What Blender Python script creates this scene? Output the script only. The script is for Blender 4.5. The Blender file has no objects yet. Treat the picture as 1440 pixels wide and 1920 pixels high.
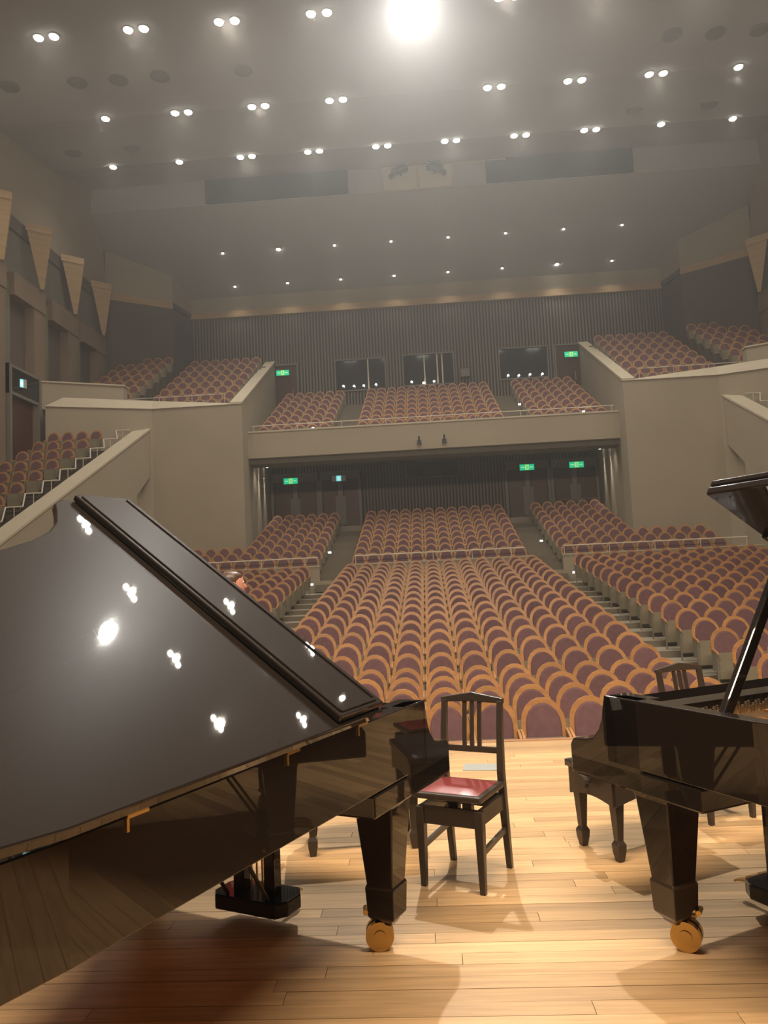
import bpy, math, random
from mathutils import Vector, Matrix

random.seed(7)
scene = bpy.context.scene
COL = scene.collection
PI = math.pi
rad = math.radians

# ------------------------------------------------------------------ camera
F_PX, CX, CY, EYE = 1442.0, 720.0, 960.0, 1.513
PITCH, YAW, ROLL = rad(5.0), rad(3.144), rad(-2.707)
_f = Vector((-math.sin(YAW) * math.cos(PITCH), math.cos(YAW) * math.cos(PITCH), math.sin(PITCH)))
_r0 = Vector((math.cos(YAW), math.sin(YAW), 0))
_u0 = _r0.cross(_f)
RIGHT = _r0 * math.cos(ROLL) + _u0 * math.sin(ROLL)
UP = _u0 * math.cos(ROLL) - _r0 * math.sin(ROLL)
FWD = _f
camd = bpy.data.cameras.new('camera')
cam = bpy.data.objects.new('camera', camd)
COL.objects.link(cam)
camd.sensor_fit = 'HORIZONTAL'
camd.sensor_width = 36.0
camd.lens = 36.0 * F_PX / 1440.0
camd.clip_end = 300
cam.matrix_world = Matrix(((RIGHT.x, UP.x, -FWD.x, 0), (RIGHT.y, UP.y, -FWD.y, 0), (RIGHT.z, UP.z, -FWD.z, EYE), (0, 0, 0, 1)))
scene.camera = cam


def slope(x, y):
    d = RIGHT * ((x - CX) / F_PX) + UP * (-(y - CY) / F_PX) + FWD
    return d.x / d.y, d.z / d.y


def atY(x, y, Y):
    a, b = slope(x, y)
    return Vector((a * Y, Y, EYE + b * Y))


def to_px(p):
    q = Vector(p) - Vector((0, 0, EYE))
    w = q.dot(FWD)
    if w < .1:
        return (-9999, -9999, w)
    return (CX + F_PX * q.dot(RIGHT) / w, CY - F_PX * q.dot(UP) / w, w)


# ------------------------------------------------------------------ view, world, large lights
vs = scene.view_settings
vs.view_transform = 'Standard'
vs.look = 'None'
vs.exposure = -1.0
vs.gamma = 1.0
vs.use_curve_mapping = False
world = bpy.data.worlds.new('world')
scene.world = world
world.use_nodes = True
world.node_tree.nodes['Background'].inputs[0].default_value = (1.0, .86, .74, 1)
world.node_tree.nodes['Background'].inputs[1].default_value = .10
# thin haze added to imitate lens veil: low contrast and glow around the spotlight
_vol = world.node_tree.nodes.new('ShaderNodeVolumeScatter')
_vol.inputs['Color'].default_value = (.96, .98, 1, 1)
_vol.inputs['Density'].default_value = .0042
_vol.inputs['Anisotropy'].default_value = .68
world.node_tree.links.new(_vol.outputs[0], world.node_tree.nodes['World Output'].inputs['Volume'])
scene.cycles.max_bounces = 7
scene.cycles.diffuse_bounces = 4
scene.cycles.glossy_bounces = 4
scene.cycles.adaptive_threshold = .035
AX = .386          # centre line of the hall


def spot(name, loc, target, watts, size_deg, radius, col, blend=.5):
    d = bpy.data.lights.new(name, 'SPOT')
    d.energy = watts
    d.spot_size = rad(size_deg)
    d.spot_blend = blend
    d.shadow_soft_size = radius
    d.color = col
    o = bpy.data.objects.new(name, d)
    COL.objects.link(o)
    o.location = loc
    o.rotation_euler = (Vector(target) - Vector(loc)).to_track_quat('-Z', 'Y').to_euler()
    return o


STAGE_W, SIDE_W, DOWN_W, REAR_W = 8200, 900, 820, 260
KEY = Vector((.21, 13.5, EYE + .7975 * 13.5))
spot('stage_key_light', KEY + Vector((0, -.30, -.28)), (.3, 3.6, .2), STAGE_W, 40, .10, (1, .95, .86), .7)
spot('stage_side_light', (-5.4, 22.25, 18.9), (.0, 4.5, .3), SIDE_W, 30, .16, (1, .88, .70), .6)
spot('stage_side_light', (6.2, 22.25, 18.9), (.6, 4.5, .3), SIDE_W, 30, .16, (1, .88, .70), .6)



def area(name, loc, target, watts, sx, sy, col):
    d = bpy.data.lights.new(name, 'AREA')
    d.shape = 'RECTANGLE'
    d.size, d.size_y = sx, sy
    d.energy = watts
    d.color = col
    o = bpy.data.objects.new(name, d)
    COL.objects.link(o)
    o.location = loc
    o.rotation_euler = (Vector(target) - Vector(loc)).to_track_quat('-Z', 'Y').to_euler()
    return o


# border lights hung over the stage, out of the picture, shining on the stage front and the first rows
area('stage_border_light', (AX, .8, 10.5), (AX, 12.0, 0), 5200, 11, .8, (1, .80, .60))

# ------------------------------------------------------------------ materials
MATS = {}


def mat(name, col, rough=.6, metal=0.0, var=0.0, scale=8.0, stretch=(1, 1, 1), bump=0.0, coat=0.0, emit=None, estr=0.0, spec=.5, vary_obj=0.0, detail=3):
    if name in MATS:
        return MATS[name]
    m = bpy.data.materials.new(name)
    m.use_nodes = True
    nt = m.node_tree
    p = nt.nodes['Principled BSDF']
    p.inputs['Base Color'].default_value = (*col, 1)
    p.inputs['Roughness'].default_value = rough
    p.inputs['Metallic'].default_value = metal
    p.inputs['Specular IOR Level'].default_value = spec
    if coat:
        p.inputs['Coat Weight'].default_value = coat
        p.inputs['Coat Roughness'].default_value = .02
    if emit:
        p.inputs['Emission Color'].default_value = (*emit, 1)
        p.inputs['Emission Strength'].default_value = estr
    if var or bump:
        tc = nt.nodes.new('ShaderNodeTexCoord')
        mp = nt.nodes.new('ShaderNodeMapping')
        mp.inputs['Scale'].default_value = stretch
        nz = nt.nodes.new('ShaderNodeTexNoise')
        nz.inputs['Scale'].default_value = scale
        nz.inputs['Detail'].default_value = detail
        nt.links.new(tc.outputs['Object'], mp.inputs[0])
        nt.links.new(mp.outputs[0], nz.inputs['Vector'])
        if vary_obj:
            oi = nt.nodes.new('ShaderNodeObjectInfo')
            ad = nt.nodes.new('ShaderNodeVectorMath')
            ad.operation = 'MULTIPLY_ADD'
            cb = nt.nodes.new('ShaderNodeCombineXYZ')
            for k in range(3):
                nt.links.new(oi.outputs['Random'], cb.inputs[k])
            nt.links.new(cb.outputs[0], ad.inputs[0])
            ad.inputs[1].default_value = (57, 31, 17)
            nt.links.new(mp.outputs[0], ad.inputs[2])
            nt.links.new(ad.outputs[0], nz.inputs['Vector'])
        if var:
            rp = nt.nodes.new('ShaderNodeMapRange')
            rp.inputs[1].default_value = .3
            rp.inputs[2].default_value = .7
            rp.inputs[3].default_value = 1 - var
            rp.inputs[4].default_value = 1 + var
            nt.links.new(nz.outputs['Fac'], rp.inputs[0])
            fac = rp.outputs[0]
            if vary_obj:
                r2 = nt.nodes.new('ShaderNodeMapRange')
                r2.inputs[3].default_value = 1 - vary_obj
                r2.inputs[4].default_value = 1 + vary_obj
                nt.links.new(oi.outputs['Random'], r2.inputs[0])
                mu = nt.nodes.new('ShaderNodeMath')
                mu.operation = 'MULTIPLY'
                nt.links.new(fac, mu.inputs[0])
                nt.links.new(r2.outputs[0], mu.inputs[1])
                fac = mu.outputs[0]
            mx = nt.nodes.new('ShaderNodeMix')
            mx.data_type = 'RGBA'
            mx.blend_type = 'MULTIPLY'
            mx.inputs[0].default_value = 1
            mx.inputs[6].default_value = (*col, 1)
            nt.links.new(fac, mx.inputs[7])
            nt.links.new(mx.outputs[2], p.inputs['Base Color'])
        if bump:
            bp = nt.nodes.new('ShaderNodeBump')
            bp.inputs['Strength'].default_value = bump
            bp.inputs['Distance'].default_value = .01
            nt.links.new(nz.outputs['Fac'], bp.inputs['Height'])
            nt.links.new(bp.outputs[0], p.inputs['Normal'])
    MATS[name] = m
    return m


M_STAGE = mat('stage_oak', (.60, .39, .195), .38, var=.16, scale=2.2, stretch=(1.2, 22, 1), vary_obj=.24, spec=.5)
M_APRON = mat('stage_front_wood', (.36, .17, .07), .5, var=.15, scale=3, stretch=(1, 12, 12))
M_SUB = mat('stage_underlay', (.16, .10, .05), .8)
M_PLASTER = mat('beige_plaster', (.37, .32, .24), .85, var=.04, scale=.6)
M_COPING = mat('cream_coping', (.52, .46, .35), .7, var=.04, scale=1.2)
M_CEIL = mat('grey_ceiling', (.40, .40, .415), .85, var=.05, scale=.35)
M_DARKWALL = mat('brown_wall_panel', (.115, .09, .08), .75, var=.08, scale=.8)
M_SLAT = mat('grey_brown_slat', (.20, .17, .145), .65, var=.15, scale=1.5, stretch=(8, 1, .3))
M_SLATBACK = mat('slat_backing', (.05, .043, .04), .8)
M_TRIMWOOD = mat('light_wood_trim', (.46, .32, .17), .5, var=.12, scale=2, stretch=(.4, .4, 8))
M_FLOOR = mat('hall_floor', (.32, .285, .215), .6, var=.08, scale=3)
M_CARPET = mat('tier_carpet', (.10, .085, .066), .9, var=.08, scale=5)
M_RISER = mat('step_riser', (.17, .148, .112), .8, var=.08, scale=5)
M_DOOR = mat('dark_red_door', (.085, .035, .025), .45, var=.15, scale=3, stretch=(6, 6, .4))
M_FRAME = mat('door_frame_grey', (.20, .185, .165), .5)
M_METAL = mat('brushed_metal', (.55, .52, .46), .35, metal=.8)
M_RAIL = mat('cream_rail', (.66, .60, .48), .4)
M_GLASS = mat('dark_window_glass', (.012, .014, .018), .08, spec=.6)
M_FASCIA = mat('dark_blue_glass', (.055, .07, .09), .2)
M_BLACK = mat('black_fixture', (.03, .03, .033), .5)
M_LAMP = mat('lamp_glow', (1, 1, 1), .5, emit=(1, .95, .82), estr=60)
M_LAMPS = mat('small_lamp_glow', (1, 1, 1), .5, emit=(1, .92, .78), estr=30)
M_SPOTGLOW = mat('spotlight_glow', (1, 1, 1), .5, emit=(1, .98, .93), estr=2500)
M_SEATWOOD = mat('seat_wood', (.47, .235, .085), .42, var=.14, scale=3, stretch=(1, 1, 5), vary_obj=.10)
M_SEATPAD = mat('purple_velour', (.17, .092, .10), .85, var=.10, scale=14, vary_obj=.10, spec=.3)
M_SEATPAN = mat('seat_underside_beige', (.26, .235, .165), .7, var=.06, scale=6)
M_SEATMET = mat('seat_standard_grey', (.20, .18, .14), .5)
M_PIANO = mat('black_piano_lacquer', (.019, .014, .011), .36, spec=.012, coat=.9)
M_PIANOM = mat('satin_black_wood', (.05, .037, .028), .3, spec=.5)
M_BRASS = mat('polished_brass', (.62, .42, .16), .28, metal=1.0)
M_GOLDPL = mat('gold_iron_plate', (.55, .28, .08), .4, metal=.7)
M_SOUND = mat('soundboard_spruce', (.42, .22, .08), .45, var=.15, scale=3, stretch=(1, 14, 1))
M_STRING = mat('steel_string', (.6, .56, .5), .3, metal=1.0)
M_KEYW = mat('ivory_key', (.8, .78, .70), .3)
M_KEYB = mat('ebony_key', (.02, .02, .02), .4)
M_FELT = mat('red_felt', (.30, .03, .03), .9)
M_LEATHER = mat('black_leather', (.045, .042, .042), .32, bump=.15, scale=60)
M_REDSEAT = mat('maroon_vinyl', (.23, .042, .042), .32, bump=.05, scale=20)
M_PAPER = mat('pale_blue_paper', (.34, .37, .36), .5)
M_SKIN = mat('skin', (.62, .30, .22), .5)
M_HAIR = mat('brown_hair', (.085, .045, .03), .42, var=.4, scale=9, stretch=(6, 6, 1))
M_CLOTHR = mat('red_knit', (.42, .05, .045), .85, var=.1, scale=40)
M_CLOTHD = mat('dark_trousers', (.03, .03, .035), .85)
M_SHOE = mat('black_shoe', (.02, .02, .02), .4)
M_GREEN = mat('exit_green_glow', (.0, .4, .2), .5, emit=(.0, .75, .33), estr=1.5)
M_YELLOW = mat('exit_pale_glow', (.8, .9, .3), .5, emit=(.62, .95, .22), estr=1.6)
M_CYAN = mat('cyan_glow', (.2, .8, .9), .5, emit=(.22, .95, 1.0), estr=1.7)
M_SIGNGREY = mat('sign_grey', (.38, .38, .36), .5, emit=(.5, .5, .47), estr=.12)
M_SIGNWHITE = mat('sign_white_glow', (.9, .95, .9), .5, emit=(.85, 1, .9), estr=1.6)
M_RING = mat('lamp_ring', (.25, .24, .23), .5)
M_VENT = mat('ceiling_vent_grey', (.22, .21, .20), .7)
M_GREENPANEL = mat('green_grey_panel', (.17, .165, .12), .7, var=.1, scale=1)
M_BROWNPANEL = mat('side_wall_brown', (.22, .16, .115), .7, var=.1, scale=1)


# ------------------------------------------------------------------ mesh helpers
class MB:
    """collects faces; build() links ONE mesh object"""

    def __init__(self):
        self.v, self.f, self.m = [], [], []
        self.mats = []

    def mi(self, m):
        if m not in self.mats:
            self.mats.append(m)
        return self.mats.index(m)

    def add(self, vs_, fs, m):
        b = len(self.v)
        k = self.mi(m)
        self.v.extend([tuple(p) for p in vs_])
        for f in fs:
            self.f.append(tuple(b + i for i in f))
            self.m.append(k)
        return self

    def box(self, x0, x1, y0, y1, z0, z1, m):
        vs_ = [(x, y, z) for z in (z0, z1) for y in (y0, y1) for x in (x0, x1)]
        return self.add(vs_, [(0, 2, 3, 1), (4, 5, 7, 6), (0, 1, 5, 4), (2, 6, 7, 3), (0, 4, 6, 2), (1, 3, 7, 5)], m)

    def step(self, x0, x1, y0, y1, z0, z1, top, riser):
        vs_ = [(x, y, z) for z in (z0, z1) for y in (y0, y1) for x in (x0, x1)]
        self.add(vs_, [(0, 2, 3, 1), (0, 1, 5, 4), (2, 6, 7, 3), (0, 4, 6, 2), (1, 3, 7, 5)], riser)
        return self.add(vs_, [(4, 5, 7, 6)], top)

    def prism(self, poly, off, m):
        """extrude a 3-D polygon by a vector"""
        n = len(poly)
        off = Vector(off)
        vs_ = [Vector(p) for p in poly] + [Vector(p) + off for p in poly]
        fs = [tuple(range(n - 1, -1, -1)), tuple(range(n, 2 * n))]
        fs += [(i, (i + 1) % n, n + (i + 1) % n, n + i) for i in range(n)]
        return self.add(vs_, fs, m)

    def bar(self, a, b, w, h, m, up=(0, 0, 1)):
        a, b = Vector(a), Vector(b)
        d = (b - a).normalized()
        s = d.cross(Vector(up))
        if s.length < 1e-4:
            s = d.cross(Vector((0, 1, 0)))
        s.normalize()
        t = s.cross(d).normalized()
        vs_ = []
        for p in (a, b):
            for i, j in ((-1, -1), (1, -1), (1, 1), (-1, 1)):
                vs_.append(p + s * (i * w / 2) + t * (j * h / 2))
        return self.add(vs_, [(0, 1, 2, 3), (7, 6, 5, 4), (0, 4, 5, 1), (1, 5, 6, 2), (2, 6, 7, 3), (3, 7, 4, 0)], m)

    def loft(self, rings, m, cap=True):
        n = len(rings[0])
        vs_ = [p for r in rings for p in r]
        fs = []
        for k in range(len(rings) - 1):
            for i in range(n):
                fs.append((k * n + i, k * n + (i + 1) % n, (k + 1) * n + (i + 1) % n, (k + 1) * n + i))
        if cap:
            fs.append(tuple(range(n - 1, -1, -1)))
            fs.append(tuple((len(rings) - 1) * n + i for i in range(n)))
        return self.add(vs_, fs, m)

    def tube(self, pts, r, m, n=8, r2=None):
        pts = [Vector(p) for p in pts]
        rings = []
        for i, p in enumerate(pts):
            d = (pts[min(i + 1, len(pts) - 1)] - pts[max(i - 1, 0)]).normalized()
            s = d.cross(Vector((0, 0, 1)))
            if s.length < 1e-3:
                s = d.cross(Vector((1, 0, 0)))
            s.normalize()
            t = s.cross(d)
            rr = r if r2 is None else r + (r2 - r) * i / (len(pts) - 1)
            rings.append([p + (s * math.cos(2 * PI * k / n) + t * math.sin(2 * PI * k / n)) * rr for k in range(n)])
        return self.loft(rings, m)

    def sphere(self, c, r, m, nu=10, nv=6, sc=(1, 1, 1)):
        c = Vector(c)
        rings = []
        for j in range(nv + 1):
            a = -PI / 2 + PI * j / nv
            rr = max(math.cos(a), .02) * r
            rings.append([c + Vector((rr * math.cos(2 * PI * k / nu) * sc[0], rr * math.sin(2 * PI * k / nu) * sc[1], r * math.sin(a) * sc[2])) for k in range(nu)])
        return self.loft(rings, m)

    def disc(self, c, r, nrm, thick, m, n=16):
        c = Vector(c)
        nrm = Vector(nrm).normalized()
        return self.tube([c, c + nrm * thick], r, m, n)

    def mesh(self, name, smooth=False):
        me = bpy.data.meshes.new(name)
        me.from_pydata(self.v, [], self.f)
        for m in self.mats:
            me.materials.append(m)
        me.polygons.foreach_set('material_index', self.m)
        if smooth:
            me.polygons.foreach_set('use_smooth', [True] * len(self.f))
        me.update()
        import bmesh as _b
        bm = _b.new()
        bm.from_mesh(me)
        _b.ops.recalc_face_normals(bm, faces=bm.faces)
        bm.to_mesh(me)
        bm.free()
        return me

    def build(self, name, parent=None, smooth=False, bevel=0.0, **tags):
        return link(name, self.mesh(name, smooth), parent, bevel, **tags)


def link(name, me, parent=None, bevel=0.0, **tags):
    o = bpy.data.objects.new(name, me)
    COL.objects.link(o)
    if parent is not None:
        o.parent = parent
    if bevel:
        b = o.modifiers.new('bevel', 'BEVEL')
        b.width = bevel
        b.segments = 2
        b.limit_method = 'ANGLE'
        b.angle_limit = rad(35)
    tag(o, **tags)
    return o


def tag(o, label=None, cat=None, group=None, kind=None):
    if label:
        o['label'] = label
    if cat:
        o['category'] = cat
    if group:
        o['group'] = group
    if kind:
        o['kind'] = kind
    return o


def thing(name, loc, rz=0.0, label=None, cat=None, group=None, parent=None):
    o = bpy.data.objects.new(name, None)
    o.empty_display_size = .1
    COL.objects.link(o)
    o.location = loc
    o.rotation_euler = (0, 0, rz)
    return tag(o, label, cat, group)


def struct(name, mb, label=None, parent=None, bevel=0.0):
    return mb.build(name, parent, False, bevel, kind=None if parent else 'structure', label=label)


def mirx(mir):
    return (lambda x: 2 * AX - x) if mir else (lambda x: x)


ORD = ['', 'first', 'second', 'third', 'fourth', 'fifth', 'sixth', 'seventh', 'eighth', 'ninth', 'tenth', 'eleventh', 'twelfth', 'thirteenth',
       'fourteenth', 'fifteenth', 'sixteenth', 'seventeenth', 'eighteenth', 'nineteenth', 'twentieth']

# ================================================================== STRUCTURE
# ---- stage floor: narrow oak boards along X, front edge at Y = 7.2
STAGE_Y = 7.2
mb = MB()
mb.box(-9, 9.8, -3, STAGE_Y - .04, -.9, -.022, M_SUB)
stage = struct('floor', mb, 'pale oak stage floor of narrow boards')
bw = .09
proto = {}
far = MB()
nplank = 0
row = 0
y = -2.6
while y < STAGE_Y - .06:
    y1 = min(y + bw, STAGE_Y - .05)
    x = -8.9 - random.random() * 1.8
    while x < 9.7:
        L = random.choice((1.65, 1.8, 2.1, 2.4))
        x0, x1 = max(x, -8.9), min(x + L, 9.7)
        x += L
        if x1 - x0 < .1:
            continue
        vis = False
        if y > 1.3:
            for q in (x0, .5 * (x0 + x1), x1):
                p = to_px((q, y1, 0))
                if -30 < p[0] < 1470 and p[1] < 1990:
                    vis = True
        if vis and nplank < 300:
            key = (round(x1 - x0, 3), round(y1 - y, 3))
            if key not in proto:
                b = MB()
                b.box(.0012, key[0] - .0012, .0012, key[1] - .0012, -.022, 0, M_STAGE)
                proto[key] = b.mesh('plank')
            o = link('plank', proto[key], stage)
            o.location = (x0, y, random.uniform(-.0006, .0006))
            nplank += 1
        else:
            far.box(x0 + .0012, x1 - .0012, y + .0012, y1 - .0012, -.022, 0, M_STAGE)
    y = y1
far.build('plank', stage, kind='stuff')
mb = MB()
mb.box(-9, 9.8, STAGE_Y - .05, STAGE_Y + .03, -.06, .004, M_APRON)
mb.box(-9, 9.8, STAGE_Y - .05, STAGE_Y, -1.0, -.06, M_APRON)
struct('trim_1', mb, 'reddish wooden front edge of the stage')

# ---- seating tiers
SEAT_H = .97


def stalls_y(r):
    return 9.01 + .91 * r


def stalls_floor(r):
    return (.091 + .027 * r if r <= 3 else .172 + .1281 * (r - 3)) - SEAT_H


def rear_y(i):
    return 28.6 + .94 * i


def rear_floor(i):
    return 1.564 + .2804 * i


fl = MB()
fl.box(-13, 13.8, STAGE_Y, stalls_y(0) - .62, -1.3, stalls_floor(0), M_FLOOR)
stalls = struct('floor_stalls', fl, 'stepped floor of the stalls')
for r in range(19):
    b = MB()
    y0, y1 = stalls_y(r) - .62, stalls_y(r) + (.29 if r < 18 else 2.3)
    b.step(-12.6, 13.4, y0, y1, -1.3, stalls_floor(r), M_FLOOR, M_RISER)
    b.build('tier', stalls)
b = MB()
b.box(-12.6, 13.4, 27.7, 28.02, .5, rear_floor(0), M_FLOOR)
b.build('tier', stalls)
for i in range(9):
    b = MB()
    hw = 12.2 if i < 3 else 7.72
    y0, y1 = rear_y(i) - .6, rear_y(i) + (.34 if i < 8 else .6)
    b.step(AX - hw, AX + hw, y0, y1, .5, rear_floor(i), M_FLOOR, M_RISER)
    b.build('tier', stalls)
b = MB()
b.box(AX - 8.2, AX + 8.2, rear_y(8) + .6, 38.0, .5, 4.15, M_FLOOR)
b.build('tier', stalls)
# half steps in the two aisles of the rear stalls
for sgn in (0, 1):
    X = mirx(sgn)
    for i in range(9):
        b = MB()
        xs = sorted((X(-4.12), X(-2.9)))
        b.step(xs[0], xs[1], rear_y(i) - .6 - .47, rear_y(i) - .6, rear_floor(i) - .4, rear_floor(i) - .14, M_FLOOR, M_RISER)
        b.build('step', stalls)

# ---- rear-stalls parapets with rails
PARZ = 2.13
for n, (xa, xb, nm) in enumerate(((-2.72, 3.52, 'centre'), (-11.0, -3.98, 'left'), (4.80, 11.8, 'right'))):
    b = MB()
    b.box(xa, xb, 27.84, 28.0, .5, PARZ - .05, M_PLASTER)
    b.box(xa - .02, xb + .02, 27.81, 28.03, PARZ - .05, PARZ, M_COPING)
    struct('wall_parapet_' + nm, b, 'low beige parapet before the rear stalls')
    t = thing('guard_rail', ((xa + xb) / 2, 27.93, PARZ), 0,
              'cream rail on the parapet of ' + {'centre': 'the middle rear stalls', 'left': 'the rear stalls behind the person', 'right': 'the rear stalls behind the piano with raised prop'}[nm], 'railing')
    L = (xb - xa)
    b = MB()
    b.tube([(-L / 2 + .05, 0, .285), (L / 2 - (.5 if nm == 'right' else .05), 0, .285)], .022, M_RAIL)
    b.build('rail', t)
    for k in range(5):
        b = MB()
        xx = -L / 2 + .07 + (L - .6) * k / 4
        b.tube([(xx, 0, 0), (xx, 0, .275)], .014, M_RAIL, 6)
        b.build('post', t)

# ---- ceiling (four bays) and rear soffit
Hc = [(6, 17.2), (22.4, 17.67), (26.9, 17.75), (31.1, 18.3), (35.0, 19.5)]


def ceil_z(Y):
    for (a, ha), (c, hc) in zip(Hc, Hc[1:]):
        if Y <= c:
            return EYE + ha + (hc - ha) * (Y - a) / (c - a)
    return EYE + 19.5


b = MB()
prof = [(AX, Y, EYE + h) for Y, h in Hc] + [(AX, 35.0, EYE + 20.2), (AX, 6, EYE + 20.2)]
b.prism([Vector(p) - Vector((17.4, 0, 0)) for p in prof], (34.8, 0, 0), M_CEIL)
struct('ceiling', b, 'grey hall ceiling set with twin downlights')
b = MB()
FB, FT = EYE + 18.25, EYE + 19.55
RZ = EYE + 16.03
b.prism([(AX - 16.6, 35.05, FB), (AX - 16.6, 41.6, RZ - .1), (AX - 16.6, 41.6, RZ + 3.0), (AX - 16.6, 35.05, FT)], (33.2, 0, 0), M_CEIL)
struct('ceiling_rear', b, 'lower grey ceiling over the balcony')


def rear_ceil_z(Y):
    return FB + (RZ - FB) * (Y - 35.0) / 6.3


# fascia between the two ceilings, with the two dark strips
fas = MB()
fas.box(AX - 16.6, AX + 16.6, 34.98, 35.06, FB, FT, M_CEIL)
fascia = struct('wall_ceiling_step', fas, 'vertical grey band between the two ceilings')
for (xa, xb) in ((-9.75, -2.92), (3.66, 10.42)):
    b = MB()
    b.box(xa, xb, 34.93, 34.99, FB + .05, FT - .05, M_FASCIA)
    for k in range(5):
        xx = xa + (xb - xa) * k / 4
        b.box(xx - .03, xx + .03, 34.91, 34.95, FB + .05, FT - .05, M_BLACK)
    b.build('glass_strip', fascia, label='dark blue glazed strip')
b = MB()
for (xa, xb) in ((-1.28, -1.2), (.36, .5), (2.0, 2.08)):
    b.box(xa, xb, 34.9, 34.99, FB + .02, FT - .12, M_COPING)
b.box(-1.28, 4.6, 34.9, 34.99, FT - .16, FT - .10, M_COPING)
b.box(-1.28, 2.08, 34.9, 34.99, FB, FB + .05, M_COPING)
b.build('opening_frame', fascia)
for k, (xa, xb) in enumerate(((-1.2, .36), (.5, 2.0))):
    b = MB()
    b.box(xa, xb, 34.955, 34.985, FB + .05, FT - .16, mat('opening_lit_wall', (.58, .55, .42), .8))
    b.build('opening_back', fascia)
    xc = (xa + xb) / 2
    t = thing('ceiling_spotlight', (xc, 34.7, FT - .2), 0, 'cluster of dark stage spotlights hung in ' + ('an opening between glazed strips, barrel tilted left', 'an opening between glazed strips, barrel tilted right')[k], 'spotlight', 'spotlights in the ceiling step openings')
    s_ = 1 if k else -1
    b = MB()
    b.tube([(-.55, .1, .12), (.55, .1, .12)], .03, M_BLACK)
    b.build('bar', t)
    b = MB()
    b.tube([(-.3 * s_, 0, -.12), (.28 * s_, -.25, -.42)], .20, M_BLACK, 12)
    b.build('barrel', t)
    b = MB()
    b.bar((-.42 * s_, -.2, -.06), (.34 * s_, -.2, -.24), .06, .05, M_METAL)
    b.build('barn_door', t)
    b = MB()
    b.tube([(.25 * s_, .0, -.35), (.42 * s_, -.2, -.62)], .13, M_BLACK, 10)
    b.build('barrel', t)
    b = MB()
    b.bar((-.05 * s_, 0, .12), (-.05 * s_, 0, -.5), .05, .05, M_BLACK)
    b.build('yoke', t)

# ---- back wall of the balcony (slatted)
BW_Y = 41.3
TRIM0, TRIM1 = EYE + 14.9, EYE + 15.26
b = MB()
b.box(AX - 13.4, AX + 13.4, BW_Y, BW_Y + .3, 4.0, TRIM0, M_SLATBACK)
b.box(AX - 13.4, AX + 13.4, BW_Y - .12, BW_Y + .3, TRIM1, RZ + .3, M_PLASTER)
wback = struct('wall_back', b, 'slatted upper back wall of the balcony')
holes = []   # (x0,x1,z0,z1)


def rect_at(x0, x1, y0, y1, Y):
    a, c = atY(x0, (y0 + y1) / 2, Y), atY(x1, (y0 + y1) / 2, Y)
    xm = (x0 + x1) / 2
    t, u_ = atY(xm, y0, Y), atY(xm, y1, Y)
    return a.x, c.x, u_.z, t.z


WIN = [rect_at(630, 722, 675, 731, BW_Y), rect_at(757, 850, 665, 721, BW_Y), rect_at(937, 1026, 653, 709, BW_Y)]
EXD = [rect_at(517, 558, 686, 755, BW_Y), rect_at(1043, 1088, 648, 722, BW_Y)]
holes = [(a - .08, c + .08, z0 - .08, z1 + .08) for a, c, z0, z1 in WIN + EXD]
sl = MB()
x = AX - 12.84
while x < AX + 12.84:
    segs = [(4.2, TRIM0)]
    for (a, c, z0, z1) in holes:
        if x + .09 > a and x < c:
            segs = [s_ for lo, hi in segs for s_ in ((lo, min(hi, z0)), (max(lo, z1), hi)) if s_[1] - s_[0] > .02]
    for lo, hi in segs:
        sl.box(x, x + .085, BW_Y - .07, BW_Y + .01, lo, hi, M_SLAT)
    x += .17
sl.build('slat', wback, kind='stuff')
b = MB()
b.box(AX - 13.0, AX + 13.0, BW_Y - .2, BW_Y + .1, TRIM0, TRIM1, M_TRIMWOOD)
struct('trim_2', b, 'light wood band along the top of the slatted wall')
for k, (a, c, z0, z1) in enumerate(WIN):
    b = MB()
    b.box(a, c, BW_Y - .03, BW_Y + .02, z0, z1, M_GLASS)
    w = tag(b.build('window_%d' % (k + 1)), kind='structure', label='dark control-room window above the balcony')
    b = MB()
    for (p, q, r_, s_) in ((a - .07, c + .07, z0 - .07, z0), (a - .07, c + .07, z1, z1 + .07), (a - .07, a, z0, z1), (c, c + .07, z0, z1)):
        b.box(p, q, BW_Y - .12, BW_Y + .02, r_, s_, M_FRAME)
    b.build('window_frame', w)
    bars = {0: (.66,), 1: (.42, .68, .78), 2: ()}[k]
    for t_ in bars:
        b = MB()
        xx = a + (c - a) * t_
        b.box(xx - .035, xx + .035, BW_Y - .07, BW_Y - .03, z0, z1, M_RAIL)
        b.build('mullion', w)
    for j in range(4 if k != 1 else 3):      # small desk lamps glowing behind the lower edge of the glass
        pass
for k, (a, c, z0, z1) in enumerate(EXD):
    b = MB()
    b.box(a, c, BW_Y - .02, BW_Y + .02, z0 - .4, z1, M_DOOR)
    d = tag(b.build('door_%d' % (k + 1)), kind='structure', label='dark balcony exit door')
    b = MB()
    for (p, q, r_, s_) in ((a - .08, c + .08, z1, z1 + .08), (a - .08, a, z0 - .4, z1), (c, c + .08, z0 - .4, z1)):
        b.box(p, q, BW_Y - .12, BW_Y + .02, r_, s_, M_FRAME)
    b.build('door_frame', d)
    b = MB()
    b.tube([((a + c) / 2 + .35, BW_Y - .07, z0 + .25), ((a + c) / 2 + .35, BW_Y - .07, z0 + .7)], .02, M_METAL)
    b.build('door_handle', d)

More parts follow.
